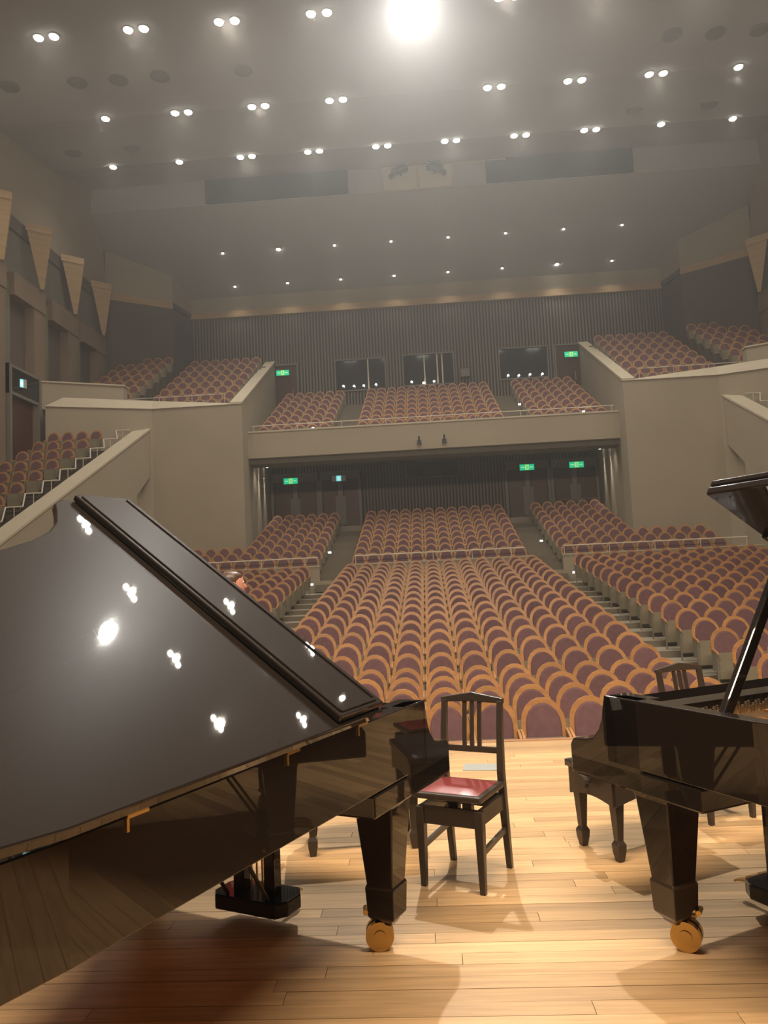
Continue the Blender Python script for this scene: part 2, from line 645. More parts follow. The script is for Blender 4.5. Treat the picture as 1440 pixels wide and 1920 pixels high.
# ---- rear wall of the stalls, under the balcony
SW_Y = 38.0
b = MB()
b.box(AX - 8.6, AX + 8.6, SW_Y, SW_Y + .3, 3.5, 7.6, M_SLATBACK)
wst = struct('wall_stalls_back', b, 'slatted back wall under the balcony')
DOORS = [(-7.55, -5.40), (-5.12, -3.30), (4.08, 6.02), (6.32, 8.36)]
DZ = 6.56
sl = MB()
x = AX - 8.4
while x < AX + 8.4:
    inl = any(a - .15 < x + .04 < c + .15 for a, c in ((-7.6, -3.25), (4.05, 8.4)))
    sl.box(x, x + .08, SW_Y - .07, SW_Y + .01, (7.0 if inl else 4.15), 7.5, M_SLAT)
    x += .16
sl.build('slat', wst, kind='stuff')
for k, (a, c) in enumerate(DOORS):
    b = MB()
    b.box(a - .1, c + .1, SW_Y - .16, SW_Y - .02, DZ, 7.0, M_FRAME)
    for p in (a - .14, c):
        b.box(p, p + .14, SW_Y - .16, SW_Y - .02, 4.15, DZ, M_FRAME)
    d = tag(b.build('door_%d' % (k + 3)), kind='structure', label='pair of dark red doors in a grey frame under the balcony')
    m_ = (a + c) / 2
    for s_ in (0, 1):
        b = MB()
        p, q = (a, m_ - .12) if s_ == 0 else (m_ + .12, c)
        b.box(p + .06, q - .02, SW_Y - .08, SW_Y - .03, 4.16, DZ - .02, M_DOOR)
        b.build('door_leaf', d)
    b = MB()
    b.box(m_ - .12, m_ + .12, SW_Y - .10, SW_Y - .04, 4.16, DZ - .02, M_FRAME)
    b.build('meeting_stile', d)
    for s_ in (-1, 1):
        b = MB()
        b.box(m_ + s_ * .18 - .07, m_ + s_ * .18 + .07, SW_Y - .15, SW_Y - .08, 4.3, 5.72, M_FRAME)
        b.build('pull_handle', d)
vx0, vx1, vz0, vz1 = -.86, 1.66, 6.48, 7.22
b = MB()
b.box(vx0, vx1, SW_Y - .10, SW_Y - .06, vz0, vz1, M_BLACK)
v = tag(b.build('window_4'), kind='structure', label='dark framed projection opening under the balcony')
b = MB()
for (p, q, r_, s_) in ((vx0 - .06, vx1 + .06, vz0 - .06, vz0), (vx0 - .06, vx1 + .06, vz1, vz1 + .06), (vx0 - .06, vx0, vz0, vz1), (vx1, vx1 + .06, vz0, vz1)):
    b.box(p, q, SW_Y - .16, SW_Y - .02, r_, s_, M_FRAME)
b.build('window_frame', v)
for (p, q) in ((vx0 + .05, vx0 + .75), (vx1 - .7, vx1 - .05)):
    b = MB()
    b.box(p, q, SW_Y - .13, SW_Y - .10, vz0 + .05, vz1 - .3, M_GLASS)
    b.build('pane', v)

# ---- balcony: parapet, soffit, tiers
BAL_Y = 32.1
BT, BB = EYE + 6.54, EYE + 5.39
SOF = EYE + 5.80


def inner_x(Y):            # inner face of the left tower wall
    return -7.38 - .0529 * (Y - 30.9)


b = MB()
xl = inner_x(BAL_Y)
b.box(xl, 2 * AX - xl, BAL_Y, BAL_Y + .35, BB, BT - .05, M_PLASTER)
b.box(xl, 2 * AX - xl, BAL_Y - .03, BAL_Y + .40, BT - .05, BT + .02, M_COPING)
wbal = struct('wall_balcony_front', b, 'beige balcony front')
b = MB()
b.prism([(AX - 8.1, BAL_Y + .35, BB), (AX - 8.1, SW_Y + .1, SOF), (AX - 8.1, SW_Y + .1, SOF + .2), (AX - 8.1, BAL_Y + .35, BB + .2)], (16.2, 0, 0), M_PLASTER)
struct('ceiling_under_balcony', b, 'beige soffit under the balcony')


def bal_y(i):
    return 33.0 + 1.0 * i


def bal_floor(i):
    return EYE + 6.94 + .455 * i - SEAT_H


bf = MB()
bf.box(AX - 8.3, AX + 8.3, BAL_Y + .35, bal_y(0) - .55, BB + .3, bal_floor(0), M_CARPET)
fbal = struct('floor_balcony', bf, 'stepped balcony floor')
for i in range(8):
    b = MB()
    b.step(AX - 8.4, AX + 8.4, bal_y(i) - .6, bal_y(i) + (.4 if i < 7 else 1.3), bal_floor(i) - .8, bal_floor(i), M_FLOOR, M_RISER)
    b.build('tier', fbal)
    for sgn in (0, 1):
        X = mirx(sgn)
        for k in ((1, 2) if i else ()):
            b = MB()
            xs = sorted((X(-4.0), X(-2.85)))
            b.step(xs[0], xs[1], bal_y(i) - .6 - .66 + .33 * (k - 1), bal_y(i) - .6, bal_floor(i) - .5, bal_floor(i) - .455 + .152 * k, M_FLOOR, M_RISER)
            b.build('step', fbal)
t = thing('guard_rail', (AX, BAL_Y + .2, BT), 0, 'thin cream rail along the top of the balcony front', 'railing')
b = MB()
b.tube([(-7.7, 0, .28), (7.7, 0, .28)], .018, M_RAIL)
b.build('rail', t)
for k in range(9):
    b = MB()
    b.tube([(-7.6 + 1.9 * k, 0, 0), (-7.6 + 1.9 * k, 0, .275)], .012, M_RAIL, 6)
    b.build('post', t)
for k, (x_, y_) in enumerate(((786, 829), (833, 826))):
    p = atY(x_, y_, BAL_Y)
    t = thing('wall_hook', (p.x, BAL_Y, p.z), 0, 'small dark bracket on the balcony front, ' + ('the one nearer the blue sign', 'the one farther from the blue sign')[k], 'bracket')
    b = MB()
    b.box(-.09, .09, -.10, -.004, -.10, .06, M_BLACK)
    b.build('plate', t)
    b = MB()
    b.tube([(0, -.08, .06), (0, -.2, .12), (0, -.22, .22)], .035, M_BLACK, 8)
    b.build('hook', t)

# ---- towers, terraces, side balconies, side walls (left, then mirrored)
TW_Y = 30.9
TWH = EYE + 7.5


def terr_y(i):
    return 32.3 + .95 * i


def terr_floor(i):
    return EYE + 8.16 + .534 * i - SEAT_H


def side_x(Y):             # inner face of the left side-balcony wall
    return -11.25 - .086 * (30.9 - Y)


def side_h(Y):             # height of its sloping top
    return EYE + 6.63 - (30.9 - Y) * .526


def sb_y(j):
    return 29.3 - 1.02 * j


def sb_floor(j):
    return side_h(sb_y(j)) - .35


FINS = []
for mir in (0, 1):
    X = mirx(mir)
    S = 'right' if mir else 'left'
    G = lambda x, y, z: (X(x), y, z)
    # tower front and inner wall with sloping top
    b = MB()
    b.prism([G(inner_x(TW_Y), TW_Y, .8), G(-11.15, TW_Y, .8), G(-14.95, 29.4, .8), G(-14.95, 29.7, .8), G(-11.15, TW_Y + .3, .8), G(inner_x(TW_Y), TW_Y + .3, .8)], (0, 0, TWH - .8), M_PLASTER)
    wt = struct('wall_tower_' + S, b, 'tall beige front of the upper terrace')
    b = MB()
    top2 = EYE + 12.2
    b.prism([G(inner_x(31.2), 31.2, .8), G(inner_x(41.3), 41.3, .8), G(inner_x(41.3), 41.3, top2), G(inner_x(31.2), 31.2, TWH + .13)], (X(-.3) - X(0), 0, 0), M_PLASTER)
    struct('wall_terrace_inner_' + S, b, 'beige wall with sloping top beside the balcony')
    # copings
    b = MB()
    lo_ = [G(-7.36, 30.86, TWH), G(-11.15, 30.84, TWH), G(-14.95, 29.34, TWH)]
    hi_ = [G(-7.60, 30.98, TWH + .05), G(-11.2, 31.20, TWH + .42), G(-14.45, 29.90, TWH + .46)]
    bk_ = [G(-7.60, 31.20, TWH + .03), G(-11.2, 31.35, TWH + .40), G(-14.45, 30.05, TWH + .44)]
    b.add(lo_ + hi_ + bk_, [(0, 1, 4, 3), (1, 2, 5, 4), (3, 4, 7, 6), (4, 5, 8, 7)], M_COPING)
    b.add([lo_[2], hi_[2], bk_[2], G(-14.95, 29.9, TWH)], [(0, 1, 2, 3)], M_COPING)
    struct('trim_%d' % (3 + 6 * mir), b, 'broad cream ledge on top of the terrace front')
    b = MB()
    w_ = .48
    b.prism([G(inner_x(30.9) + .04, 30.87, TWH), G(inner_x(41.3) + .04, 41.25, top2), G(inner_x(41.3) - w_, 41.25, top2), G(inner_x(30.9) - w_, 30.87, TWH)], (0, 0, .09), M_COPING)
    struct('trim_%d' % (4 + 6 * mir), b, 'cream sloping coping beside the balcony')
    # second, higher parapet in front of the outer terrace seats
    b = MB()
    b.prism([G(-12.46, 31.2, TWH), G(-15.65, 29.65, TWH), G(-15.65, 30.05, TWH), G(-12.46, 31.6, TWH)], (0, 0, EYE + 8.62 - TWH), M_PLASTER)
    b.prism([G(-12.42, 31.15, EYE + 8.62), G(-15.65, 29.6, EYE + 8.62), G(-15.65, 30.1, EYE + 8.62), G(-12.42, 31.65, EYE + 8.62)], (0, 0, .06), M_COPING)
    struct('wall_terrace_parapet_' + S, b, 'cream parapet before the outer terrace seats')
    # terrace floors
    b = MB()
    b.box(*sorted((X(-7.7), X(-15.65))), 31.2, 31.75, TWH - 1.2, TWH - .25, M_CARPET)
    ft = struct('floor_terrace_' + S, b, 'stepped floor of the upper terrace')
    for i in range(9):
        b = MB()
        b.box(*sorted((X(inner_x(terr_y(i)) - .2), X(-15.65))), terr_y(i) - .6, terr_y(i) + .35, terr_floor(i) - .7, terr_floor(i), M_CARPET)
        b.build('tier', ft)
        b = MB()
        if i < 7:
            b.box(*sorted((X(-12.42), X(-15.65))), terr_y(i) - .7, terr_y(i) + .25, terr_floor(i) - .3, terr_floor(i) + .5, M_CARPET)
        b.build('tier', ft)
    t = thing('guard_rail', (X(-10.4), 31.5, TWH + .32), 0, 'thin rail behind the ledge of the terrace ' + ('over the doors with two green signs' if mir else 'over the piano with the raised lid'), 'railing')
    b = MB()
    s_ = -1 if mir else 1
    b.tube([(-2.1 * s_, .1, .33), (2.2 * s_, 0, .30)], .016, M_RAIL)
    b.build('rail', t)
    for k in range(4):
        b = MB()
        xx = (-2.05 + 4.2 * k / 3) * s_
        b.tube([(xx, .05, -.55), (xx, .05, .31)], .011, M_RAIL, 6)
        b.build('post', t)
    # rear oblique wall: dark panel, wood band, beige above, then the short return wall
    P, Q, T_ = (-15.75, 37.3), (-12.95, 39.3), (-12.46, 41.35)
    b = MB()
    for (p, q) in ((P, Q), (Q, T_)):
        off = (X(-.25) - X(0), .3, 0)
        b.prism([G(p[0], p[1], 8), G(q[0], q[1], 8), G(q[0], q[1], TRIM0), G(p[0], p[1], TRIM0)], off, M_DARKWALL)
        b.prism([G(p[0], p[1], TRIM1), G(q[0], q[1], TRIM1), G(q[0], q[1], rear_ceil_z(q[1]) + .3), G(p[0], p[1], rear_ceil_z(p[1]) + .3)], off, M_PLASTER)
    struct('wall_rear_corner_' + S, b, 'angled wall with dark lower panel beyond the terrace')
    b = MB()
    b.prism([G(P[0], P[1] - .03, TRIM0), G(Q[0] + .02, Q[1] - .05, TRIM0), G(Q[0] + .02, Q[1] - .05, TRIM1), G(P[0], P[1] - .03, TRIM1)], (0, .12, 0), M_TRIMWOOD)
    b.prism([G(Q[0] + .03, Q[1], TRIM0 + .1), G(T_[0] + .03, T_[1], TRIM0 + .1), G(T_[0] + .03, T_[1], TRIM1), G(Q[0] + .03, Q[1], TRIM1)], (X(-.1) - X(0), 0, 0), M_DARKWALL)
    struct('trim_%d' % (5 + 6 * mir), b, 'light wood band on the angled wall')
    # side wall: beige above, brown bays below with pilasters
    WX = -15.7
    COUR = EYE + 14.9
    b = MB()
    b.prism([G(WX, 10, COUR), G(WX, 37.5, COUR), G(WX + .35, 35.4, EYE + 19.9), G(WX + .2, 27, EYE + 18.3), G(WX + .2, 10, EYE + 18)], (X(-.4) - X(0), 0, 0), M_PLASTER)
    b.box(*sorted((X(WX - .4), X(WX - .1))), 10, 37.5, -1.2, COUR, M_DARKWALL)
    ws = struct('wall_' + S, b, 'side wall of the hall')
    b = MB()
    b.box(*sorted((X(WX - .1), X(WX + .12))), 10, 37.2, COUR - .55, COUR, M_DARKWALL)
    b.build('cornice', ws)
    for k in range(-3, 4):
        yc = 33.0 + 3.0 * k
        if yc > 36.5:
            continue
        # column under each wooden cone
        b = MB()
        b.box(*sorted((X(WX - .1), X(WX + .30))), yc - .55, yc + .30, 2.0, EYE + 12.2, M_BROWNPANEL)
        b.build('column', ws)
        b = MB()
        b.box(*sorted((X(WX - .1), X(WX + .12))), yc + .3, yc + .95, 2.0, EYE + 12.2, M_GREENPANEL)
        b.build('column', ws)
        b = MB()
        b.box(*sorted((X(WX - .1), X(WX + .34))), yc - 2.1, yc + .35, EYE + 11.6, EYE + 12.5, M_BROWNPANEL)
        b.build('lintel', ws)
        b = MB()
        b.box(*sorted((X(WX - .1), X(WX + .05))), yc - 2.1, yc + .9, EYE + 12.5, EYE + 14.4, mat('bay_panel', (.15, .135, .11), .75, var=.08, scale=1))
        b.build('bay_panel', ws)
        # triangular wooden fin standing out obliquely from the wall, point downwards
        t = thing('wooden_fin', (X(WX + .1), yc, EYE + 12.52), 0, None, 'wall fin')
        FINS.append((mir, k, t))
        sg = -1 if mir else 1
        a_, b_, c_ = Vector((sg * .16, -1.0, 2.15)), Vector((sg * .84, -.36, 2.15)), Vector((sg * .34, -.16, .0))
        b = MB()
        b.prism([a_, b_, c_ + Vector((sg * .05, .04, 0)), c_ - Vector((sg * .05, .04, 0))], (-sg * .05, .14, 0), M_TRIMWOOD)
        b.build('blade', t)
        b = MB()
        e_ = Vector((sg * .03, .02, 0))
        b.prism([a_ - e_ - Vector((0, .04, 0)), b_ + e_ - Vector((0, .04, 0)), b_ + e_ + Vector((-sg * .14, .18, 0)), a_ - e_ + Vector((-sg * .0, .18, 0))], (0, 0, .30), M_TRIMWOOD)
        b.build('cap', t)
    # side balcony: inner wall with sloping top, coping, tiers, zigzag rail
    b = MB()
    y0_, y1_ = 15.0, 30.9
    nY = 29.6
    b.prism([G(side_x(y1_), y1_, side_h(y1_) - 1.9), G(side_x(nY), nY, side_h(nY) - 2.2), G(side_x(nY), nY, -1.2), G(side_x(y0_), y0_, -1.2), G(side_x(y0_), y0_, side_h(y0_)), G(side_x(y1_), y1_, side_h(y1_))], (X(-.25) - X(0), 0, 0), M_PLASTER)
    b.prism([G(side_x(y1_) - .35, y1_, 0), G(side_x(nY) - .35, nY - .2, 0), G(side_x(nY) - .35, nY - .2, side_h(nY) - 2.2), G(side_x(y1_) - .35, y1_, side_h(y1_) - 1.9)], (X(-.2) - X(0), 0, 0), M_PLASTER)
    struct('wall_side_balcony_' + S, b, 'beige wall of the raked side balcony')
    b = MB()
    b.prism([G(side_x(y1_) + .04, y1_, side_h(y1_)), G(side_x(y0_) + .04, y0_, side_h(y0_)), G(side_x(y0_) - .62, y0_, side_h(y0_)), G(side_x(y1_) - .62, y1_, side_h(y1_))], (0, 0, .08), M_COPING)
    struct('trim_%d' % (6 + 6 * mir), b, 'broad cream sloping coping of the side balcony')
    b = MB()
    b.box(*sorted((X(-11.9), X(-15.65))), 29.66, 30.9, sb_floor(0) - .4, sb_floor(0) + .02, M_CARPET)
    fs = struct('floor_side_balcony_' + S, b, 'steep stepped floor of the side balcony')
    for j in range(13):
        b = MB()
        Yj = sb_y(j)
        b.box(*sorted((X(side_x(Yj) - .66), X(-15.65))), Yj - .66, Yj + .36, sb_floor(j) - .9, sb_floor(j), M_CARPET)
        b.build('tier', fs)
    t = thing('zigzag_rail', (X(-11.9), 27.0, side_h(27.0) + .1), 0, 'cream zigzag handrail stepping down the raked side balcony ' + ('behind the piano with raised prop' if mir else 'below the blue lit door sign'), 'railing')
    zz = MB()
    pts = []
    for j in range(0, 9):
        Yj = 30.2 - 1.02 * j
        h_ = side_h(Yj) + .27
        pts.append(Vector(G(side_x(Yj) - .55, Yj, h_)))
        pts.append(Vector(G(side_x(Yj) - 1.10, Yj, h_)))
    o_ = Vector(t.location)
    for k in range(len(pts) - 1):
        b = MB()
        b.tube([pts[k] - o_, pts[k + 1] - o_], .024, M_RAIL, 6)
        b.build('rail_segment', t)
    for j in range(9):
        b = MB()
        p = (pts[2 * j] + pts[2 * j + 1]) / 2 - o_
        b.tube([p, p - Vector((0, 0, .45))], .014, M_RAIL, 6)
        b.build('post', t)
    # wall behind the tower top ledge to the terrace, and door at the side wall
    b = MB()
    yd0, yd1 = 27.5, 29.55
    zd = EYE + 8.75
    b.box(*sorted((X(WX + .1), X(WX + .4))), yd0 - .12, yd1 + .12, zd - 1.15, zd, M_FRAME)
    d = tag(b.build('door_%d' % (7 + mir)), kind='structure', label='dark door recess in the side wall')
    b = MB()
    b.box(*sorted((X(WX + .12), X(WX + .2))), yd0, yd1, 5.6, zd - 1.1, M_DOOR)
    b.build('door_leaf', d)
    for yy in (yd0 - .12, yd1):
        b = MB()
        b.box(*sorted((X(WX + .1), X(WX + .45))), yy, yy + .12, 5.6, zd, M_FRAME)
        b.build('door_frame', d)
    b = MB()
    b.box(*sorted((X(WX + .4), X(WX + .43))), yd0, yd1, zd - 1.0, zd - .12, M_GLASS)
    b.build('transom', d)
    b = MB()
    b.box(*sorted((X(WX + .1), X(WX + .4))), 29.7, 30.2, 5.0, EYE + 8.6, M_FRAME)
    b.build('door_jamb', d)

for mir, k, t in FINS:
    n_ = 2 - k            # 1 = next to the angled wall
    side = 'terrace over two green signs' if mir else 'blue lit door sign'
    t['label'] = 'inverted triangular wooden fin, %s from the angled wall, near the %s' % (ORD[n_], side)

# ================================================================== LAMPS AND SIGNS
def downlight(loc, n, label, group, r=.13, gap=.5, m=M_LAMP, watts=0, nrm=(0, 0, -1), cone=130, name=None):
    t = thing(name or ('twin_downlight' if n == 2 else 'ceiling_downlight'), loc, 0, label, 'ceiling light', group)
    nv_ = Vector(nrm)
    for k in range(n):
        dx = (k - (n - 1) / 2) * gap
        b = MB()
        b.disc((dx, 0, 0), r * 1.35, nv_, .03, M_RING, 16)
        b.build('lamp_ring', t)
        b = MB()
        b.disc(Vector((dx, 0, 0)) + nv_ * .03, r, nv_, .03, m, 14)
        b.build('lamp_lens', t)
    if watts:
        d = bpy.data.lights.new('downlight_light', 'SPOT')
        d.energy = watts
        d.spot_size = rad(cone)
        d.spot_blend = .8
        d.shadow_soft_size = .12
        d.color = (1, .90, .76)
        o = bpy.data.objects.new('downlight_light', d)
        COL.objects.link(o)
        o.parent = t
        o.location = (0, 0, -.14)
    return t


SP = 2.91
rows = [(22.4, range(-5, 6), 'ceiling row nearest the stage'), (26.9, range(-4, 5), 'middle ceiling row'), (31.1, None, 'ceiling row nearest the glazed strips')]
for Yr, ks, nm in rows:
    xs = [AX + SP * k for k in ks] if ks else [AX + SP * (k + .5) for k in range(-5, 5)]
    for x_ in xs:
        if Yr == 26.9 and abs(x_ - AX) < .1:
            continue
        q_ = round(abs(x_ - AX) / SP + .51) if not ks else round(abs(x_ - AX) / SP)
        sd = 'blue-sign side' if x_ < AX else 'prop-stick side'
        where = 'central' if q_ == 0 else '%s from centre, %s,' % (ORD[q_], sd)
        n = 2
        if (Yr == 26.9 and abs(x_ - AX) > 11) or (Yr > 31 and abs(x_ - AX) > 9.5):
            n = 1
        downlight((x_, Yr, ceil_z(Yr)), n, ('pair of downlights ' if n == 2 else 'single downlight ') + where + ' of the ' + nm, 'downlights of the ' + nm, watts=DOWN_W * n / 2)
for Yr, nm in ((37.95, 'front row of the balcony ceiling'), (40.35, 'rear row of the balcony ceiling')):
    for k in range(8):
        x_ = AX + 2.91 * (k - 3.5)
        z_ = rear_ceil_z(Yr)
        hot = (Yr < 39 and k == 1) or (Yr > 39 and k == 6)
        downlight((x_, Yr, z_), 1, ('brighter ' if hot else '') + 'small downlight %s from blue-sign side in %s' % (ORD[k + 1], nm), 'small downlights in the ' + nm, r=.10 if hot else .06, m=M_LAMP if hot else M_LAMPS, watts=REAR_W * (2 if hot else 1) * (.45 if Yr > 39 else 1), nrm=(0, 0, -1), cone=95)
# soffit under the balcony
for k, (x_, Y_) in enumerate(((-7.0, 33.4), (-5.3, 34.2), (-3.3, 33.2), (-1.4, 34.0), (.4, 33.4), (2.3, 34.0), (4.2, 33.2), (6.1, 34.2), (7.7, 33.4))):
    z_ = BB + (SOF - BB) * (Y_ - BAL_Y - .35) / (SW_Y - BAL_Y - .25)
    hot = k in (0, 8)
    downlight((x_, Y_, z_), 1, 'tiny %sdownlight in the balcony soffit, %s from the blue-sign side' % ('' if hot else 'dim ', ORD[k + 1]), 'downlights of the balcony soffit', r=.07 if hot else .045,
              m=M_LAMP if hot else M_LAMPS, watts=160 if hot else 130)
# two narrow wall washers on each side wall under the balcony
for mir in (0, 1):
    X = mirx(mir)
    for k, Y_ in enumerate((34.6, 36.2)):
        z_ = BB + (SOF - BB) * (Y_ - BAL_Y - .35) / (SW_Y - BAL_Y - .25)
        t = downlight((X(inner_x(Y_) + .16), Y_, z_ - .002), 1, 'tiny wall-washing downlight ' + ('nearer to' if k else 'farther from') + (' doors with two green signs' if mir else ' doors with green and blue signs'), 'wall washers ' + str(mir), r=.05, m=M_LAMPS, watts=900, cone=34)

# the stage spotlight seen glaring at the top of the picture
t = thing('stage_spotlight', KEY, 0, 'glaring stage spotlight hanging from the ceiling', 'spotlight')
aim = (Vector((.3, 3.6, .2)) - KEY).normalized()
b = MB()
b.tube([-aim * .42, -aim * .36, aim * .10, aim * .12], .17, M_BLACK, 20)
b.build('barrel', t)
b = MB()
b.disc(aim * .12, .155, aim, .02, M_SPOTGLOW, 20)
b.build('lamp_lens', t)
b = MB()
for s_ in (-1, 1):
    b.bar((s_ * .20, .05, 0), (s_ * .20, .05, .34), .03, .05, M_BLACK)
b.bar((-.215, .05, .34), (.215, .05, .34), .05, .03, M_BLACK)
b.build('yoke', t)
b = MB()
for s_ in (-1, 1):
    b.tube([(s_ * .18, .05, .34), (s_ * .18, .05, ceil_z(13.5) - KEY.z)], .006, M_BLACK, 6)
b.build('hanging_wire', t)

# round ceiling vents
for n_, (x_, y_) in enumerate(((18, 162), (145, 154), (222, 150), (300, 143), (455, 131), (137, 286), (247, 277), (1260, 65), (1342, 62), (1425, 55), (1190, 206), (1330, 195))):
    a, s_ = slope(x_, y_)
    Y = 24.0
    for _ in range(20):
        Y = (ceil_z(Y) - EYE) / s_
    t = thing('ceiling_vent', (a * Y, Y, ceil_z(Y)), 0, 'round grey air vent, %s from the blue-sign side, of the ceiling vents %s' % ((ORD[n_ + 1], 'nearest stage') if n_ < 5 else (ORD[n_ - 4], 'farther back') if n_ < 7 else (ORD[n_ - 1], 'nearest stage') if n_ < 10 else (ORD[n_ - 7], 'farther back')), 'vent', 'round vents in the hall ceiling')
    b = MB()
    b.disc((0, 0, 0), .34, (0, 0, -1), .02, M_VENT, 18)
    b.build('vent_ring', t)
    b = MB()
    b.disc((0, 0, -.02), .24, (0, 0, -1), .02, M_VENT, 16)
    b.build('vent_cone', t)


def exit_sign(p, w, h, label, kind='green'):
    t = thing('exit_sign', (p[0], p[1], p[2]), 0, label, 'sign')
    b = MB()
    b.box(-w / 2 - .02, w / 2 + .02, .012, .10, -h / 2 - .02, h / 2 + .02, M_BLACK)
    b.build('housing', t)
    if kind == 'green':
        b = MB()
        b.box(-w / 2, w / 2, 0, .012, -h / 2, h / 2, M_GREEN)
        b.build('panel', t)
        b = MB()
        b.box(-w * .13, w * .13, -.006, 0, -h * .42, h * .42, M_YELLOW)
        b.build('doorway_panel', t)
        b = MB()      # running figure and arrows
        b.sphere((-w * .02, -.008, h * .27), h * .09, M_GREEN, 8, 5, (1, .2, 1))
        b.bar((-w * .01, -.009, h * .18), (w * .03, -.009, -h * .08), .05, .004, M_GREEN, (0, 1, 0))
        b.bar((w * .03, -.009, -h * .08), (-w * .06, -.009, -h * .32), .035, .004, M_GREEN, (0, 1, 0))
        b.bar((w * .03, -.009, -h * .08), (w * .10, -.009, -h * .22), .035, .004, M_GREEN, (0, 1, 0))
        b.bar((-w * .08, -.009, h * .02), (w * .09, -.009, h * .12), .03, .004, M_GREEN, (0, 1, 0))
        b.build('running_figure', t)
        b = MB()
        for s__ in (-1, 1):
            b.bar((s__ * w * .20, -.005, 0), (s__ * w * .40, -.005, 0), .03, .004, M_YELLOW if 0 else M_SIGNWHITE, (0, 1, 0))
        b.build('arrow', t)
    else:
        b = MB()
        b.box(-w / 2, w / 2, 0, .012, -h / 2, h / 2, M_SIGNGREY)
        b.build('panel', t)
        b = MB()
        b.box(-w * .17, w * .17, -.006, 0, -h * .46, h * .46, M_CYAN)
        b.build('doorway_panel', t)
        b = MB()
        b.sphere((0, -.008, h * .24), h * .10, M_SIGNWHITE, 8, 5, (1, .2, 1))
        b.bar((0, -.009, h * .14), (0, -.009, -h * .3), .09, .004, M_SIGNWHITE, (0, 1, 0))
        b.build('figure', t)
    return t


for (x_, y_, Y, lab, kd) in ((545, 902, SW_Y - .30, 'green lit exit sign over doors, paired with the blue sign', 'green'),
                             (635, 897, SW_Y - .30, 'grey sign with a bright blue figure panel over the doors', 'cyan'),
                             (988, 876, SW_Y - .30, 'green lit exit sign over doors under the balcony, next to the slatted wall', 'green'),
                             (1081, 871, SW_Y - .30, 'green lit exit sign over doors under the balcony, next to the wall lamps', 'green'),
                             (530, 699, BW_Y - .30, 'green lit exit sign over balcony door nearest the windowless slatted corner', 'green'),
                             (1071, 664, BW_Y - .30, 'green lit exit sign over balcony door beside the single-pane window', 'green')):
    p = atY(x_, y_, Y)
    exit_sign(p, .70, .29, lab, kd)
p = atY(25, 718, 28.3)
t = exit_sign((-15.24, 28.15, EYE + 8.15), .42, .34, 'small blue lit sign over the side-wall door', 'cyan')
t.rotation_euler = (0, 0, rad(60))

# glowing desk lamps along the sills of the control-room windows
for n_, (x_, y_) in enumerate(((644, 724), (664, 724), (682, 723), (705, 721), (772, 716), (794, 718), (814, 715), (953, 704), (973, 704), (994, 702), (1017, 701))):
    p = atY(x_, y_, BW_Y - .16)
    b = MB()
    b.sphere((0, 0, 0), .055, M_LAMPS, 8, 6)
    t = thing('sill_lamp', p, 0, 'tiny glowing lamp, %s from the blue-sign side, on the sill of window with %s' % ((ORD[n_ + 1], 'one bar') if n_ < 4 else (ORD[n_ - 3], 'three bars') if n_ < 7 else (ORD[n_ - 6], 'no bars')), 'lamp', 'glowing lamps on the window sills')
    b.build('bulb', t)
    b = MB()
    b.tube([(0, 0, -.05), (0, 0, -.12)], .03, M_BLACK, 8)
    b.build('lamp_base', t)
# small wall speaker between the windows
p = atY(872, 699, BW_Y - .2)
t = thing('wall_speaker', p, 0, 'small dark loudspeaker on the slatted wall between two windows', 'loudspeaker')
b = MB()
b.box(-.28, .28, -.1, .12, -.26, .26, M_BLACK)
b.build('cabinet', t)
b = MB()
b.box(-.24, .24, -.115, -.1, -.22, .22, M_VENT)
b.build('grille', t)
# hand rail in front of the doors at the right
pa, pb = atY(1050, 937, 37.3), atY(1155, 931, 37.3)
t = thing('hand_rail', (pa.x, 37.3, 4.15), 0, 'metal hand rail standing before doors under two green signs', 'railing')
b = MB()
b.tube([(0, 0, pa.z - 4.15), (1.8, 0, pa.z - 4.15)], .022, M_METAL)
b.build('rail', t)
for xx in (0.02, .9, 1.78):
    b = MB()
    b.tube([(xx, 0, 0), (xx, 0, pa.z - 4.15)], .018, M_METAL, 6)
    b.build('post', t)
# aisle lights (tiny glowing spots on row ends)
STEPN = ['beside the rear parapet behind the person', 'below the rear parapet behind the person', 'beside rear aisle under two green signs', 'below the rear parapet under two green signs', 'on the balcony front, end near blue sign', 'on the middle of the balcony front', 'on the balcony front, end over two green signs', 'in the balcony aisle under the barless window']
for n_, (x_, y_, Y) in enumerate(((618, 1036, 28.4), (584, 1096, 26.2), (1015, 1014, 30.2), (1077, 1073, 25.8), (587, 803, 32.25), (806, 793, 32.25), (1094, 772, 32.25), (974, 758, 34.0))):
    p = atY(x_, y_, Y)
    b = MB()
    b.box(-.05, .05, -.03, .03, -.03, .03, M_LAMPS)
    b.build('step_light', None, label='tiny glowing step light ' + STEPN[n_], cat='lamp', group='tiny step lights').location = p

# ================================================================== SEATS
def arch(hw, z0, zs, z1, n=9):
    pts = [(-hw, z0), (-hw, zs)]
    for k in range(1, n):
        a = PI - PI * k / n
        pts.append((hw * math.cos(a), zs + (z1 - zs) * math.sin(a)))
    return pts + [(hw, zs), (hw, z0)]


def lean(z):
    return -(SEAT_H - z) * .20


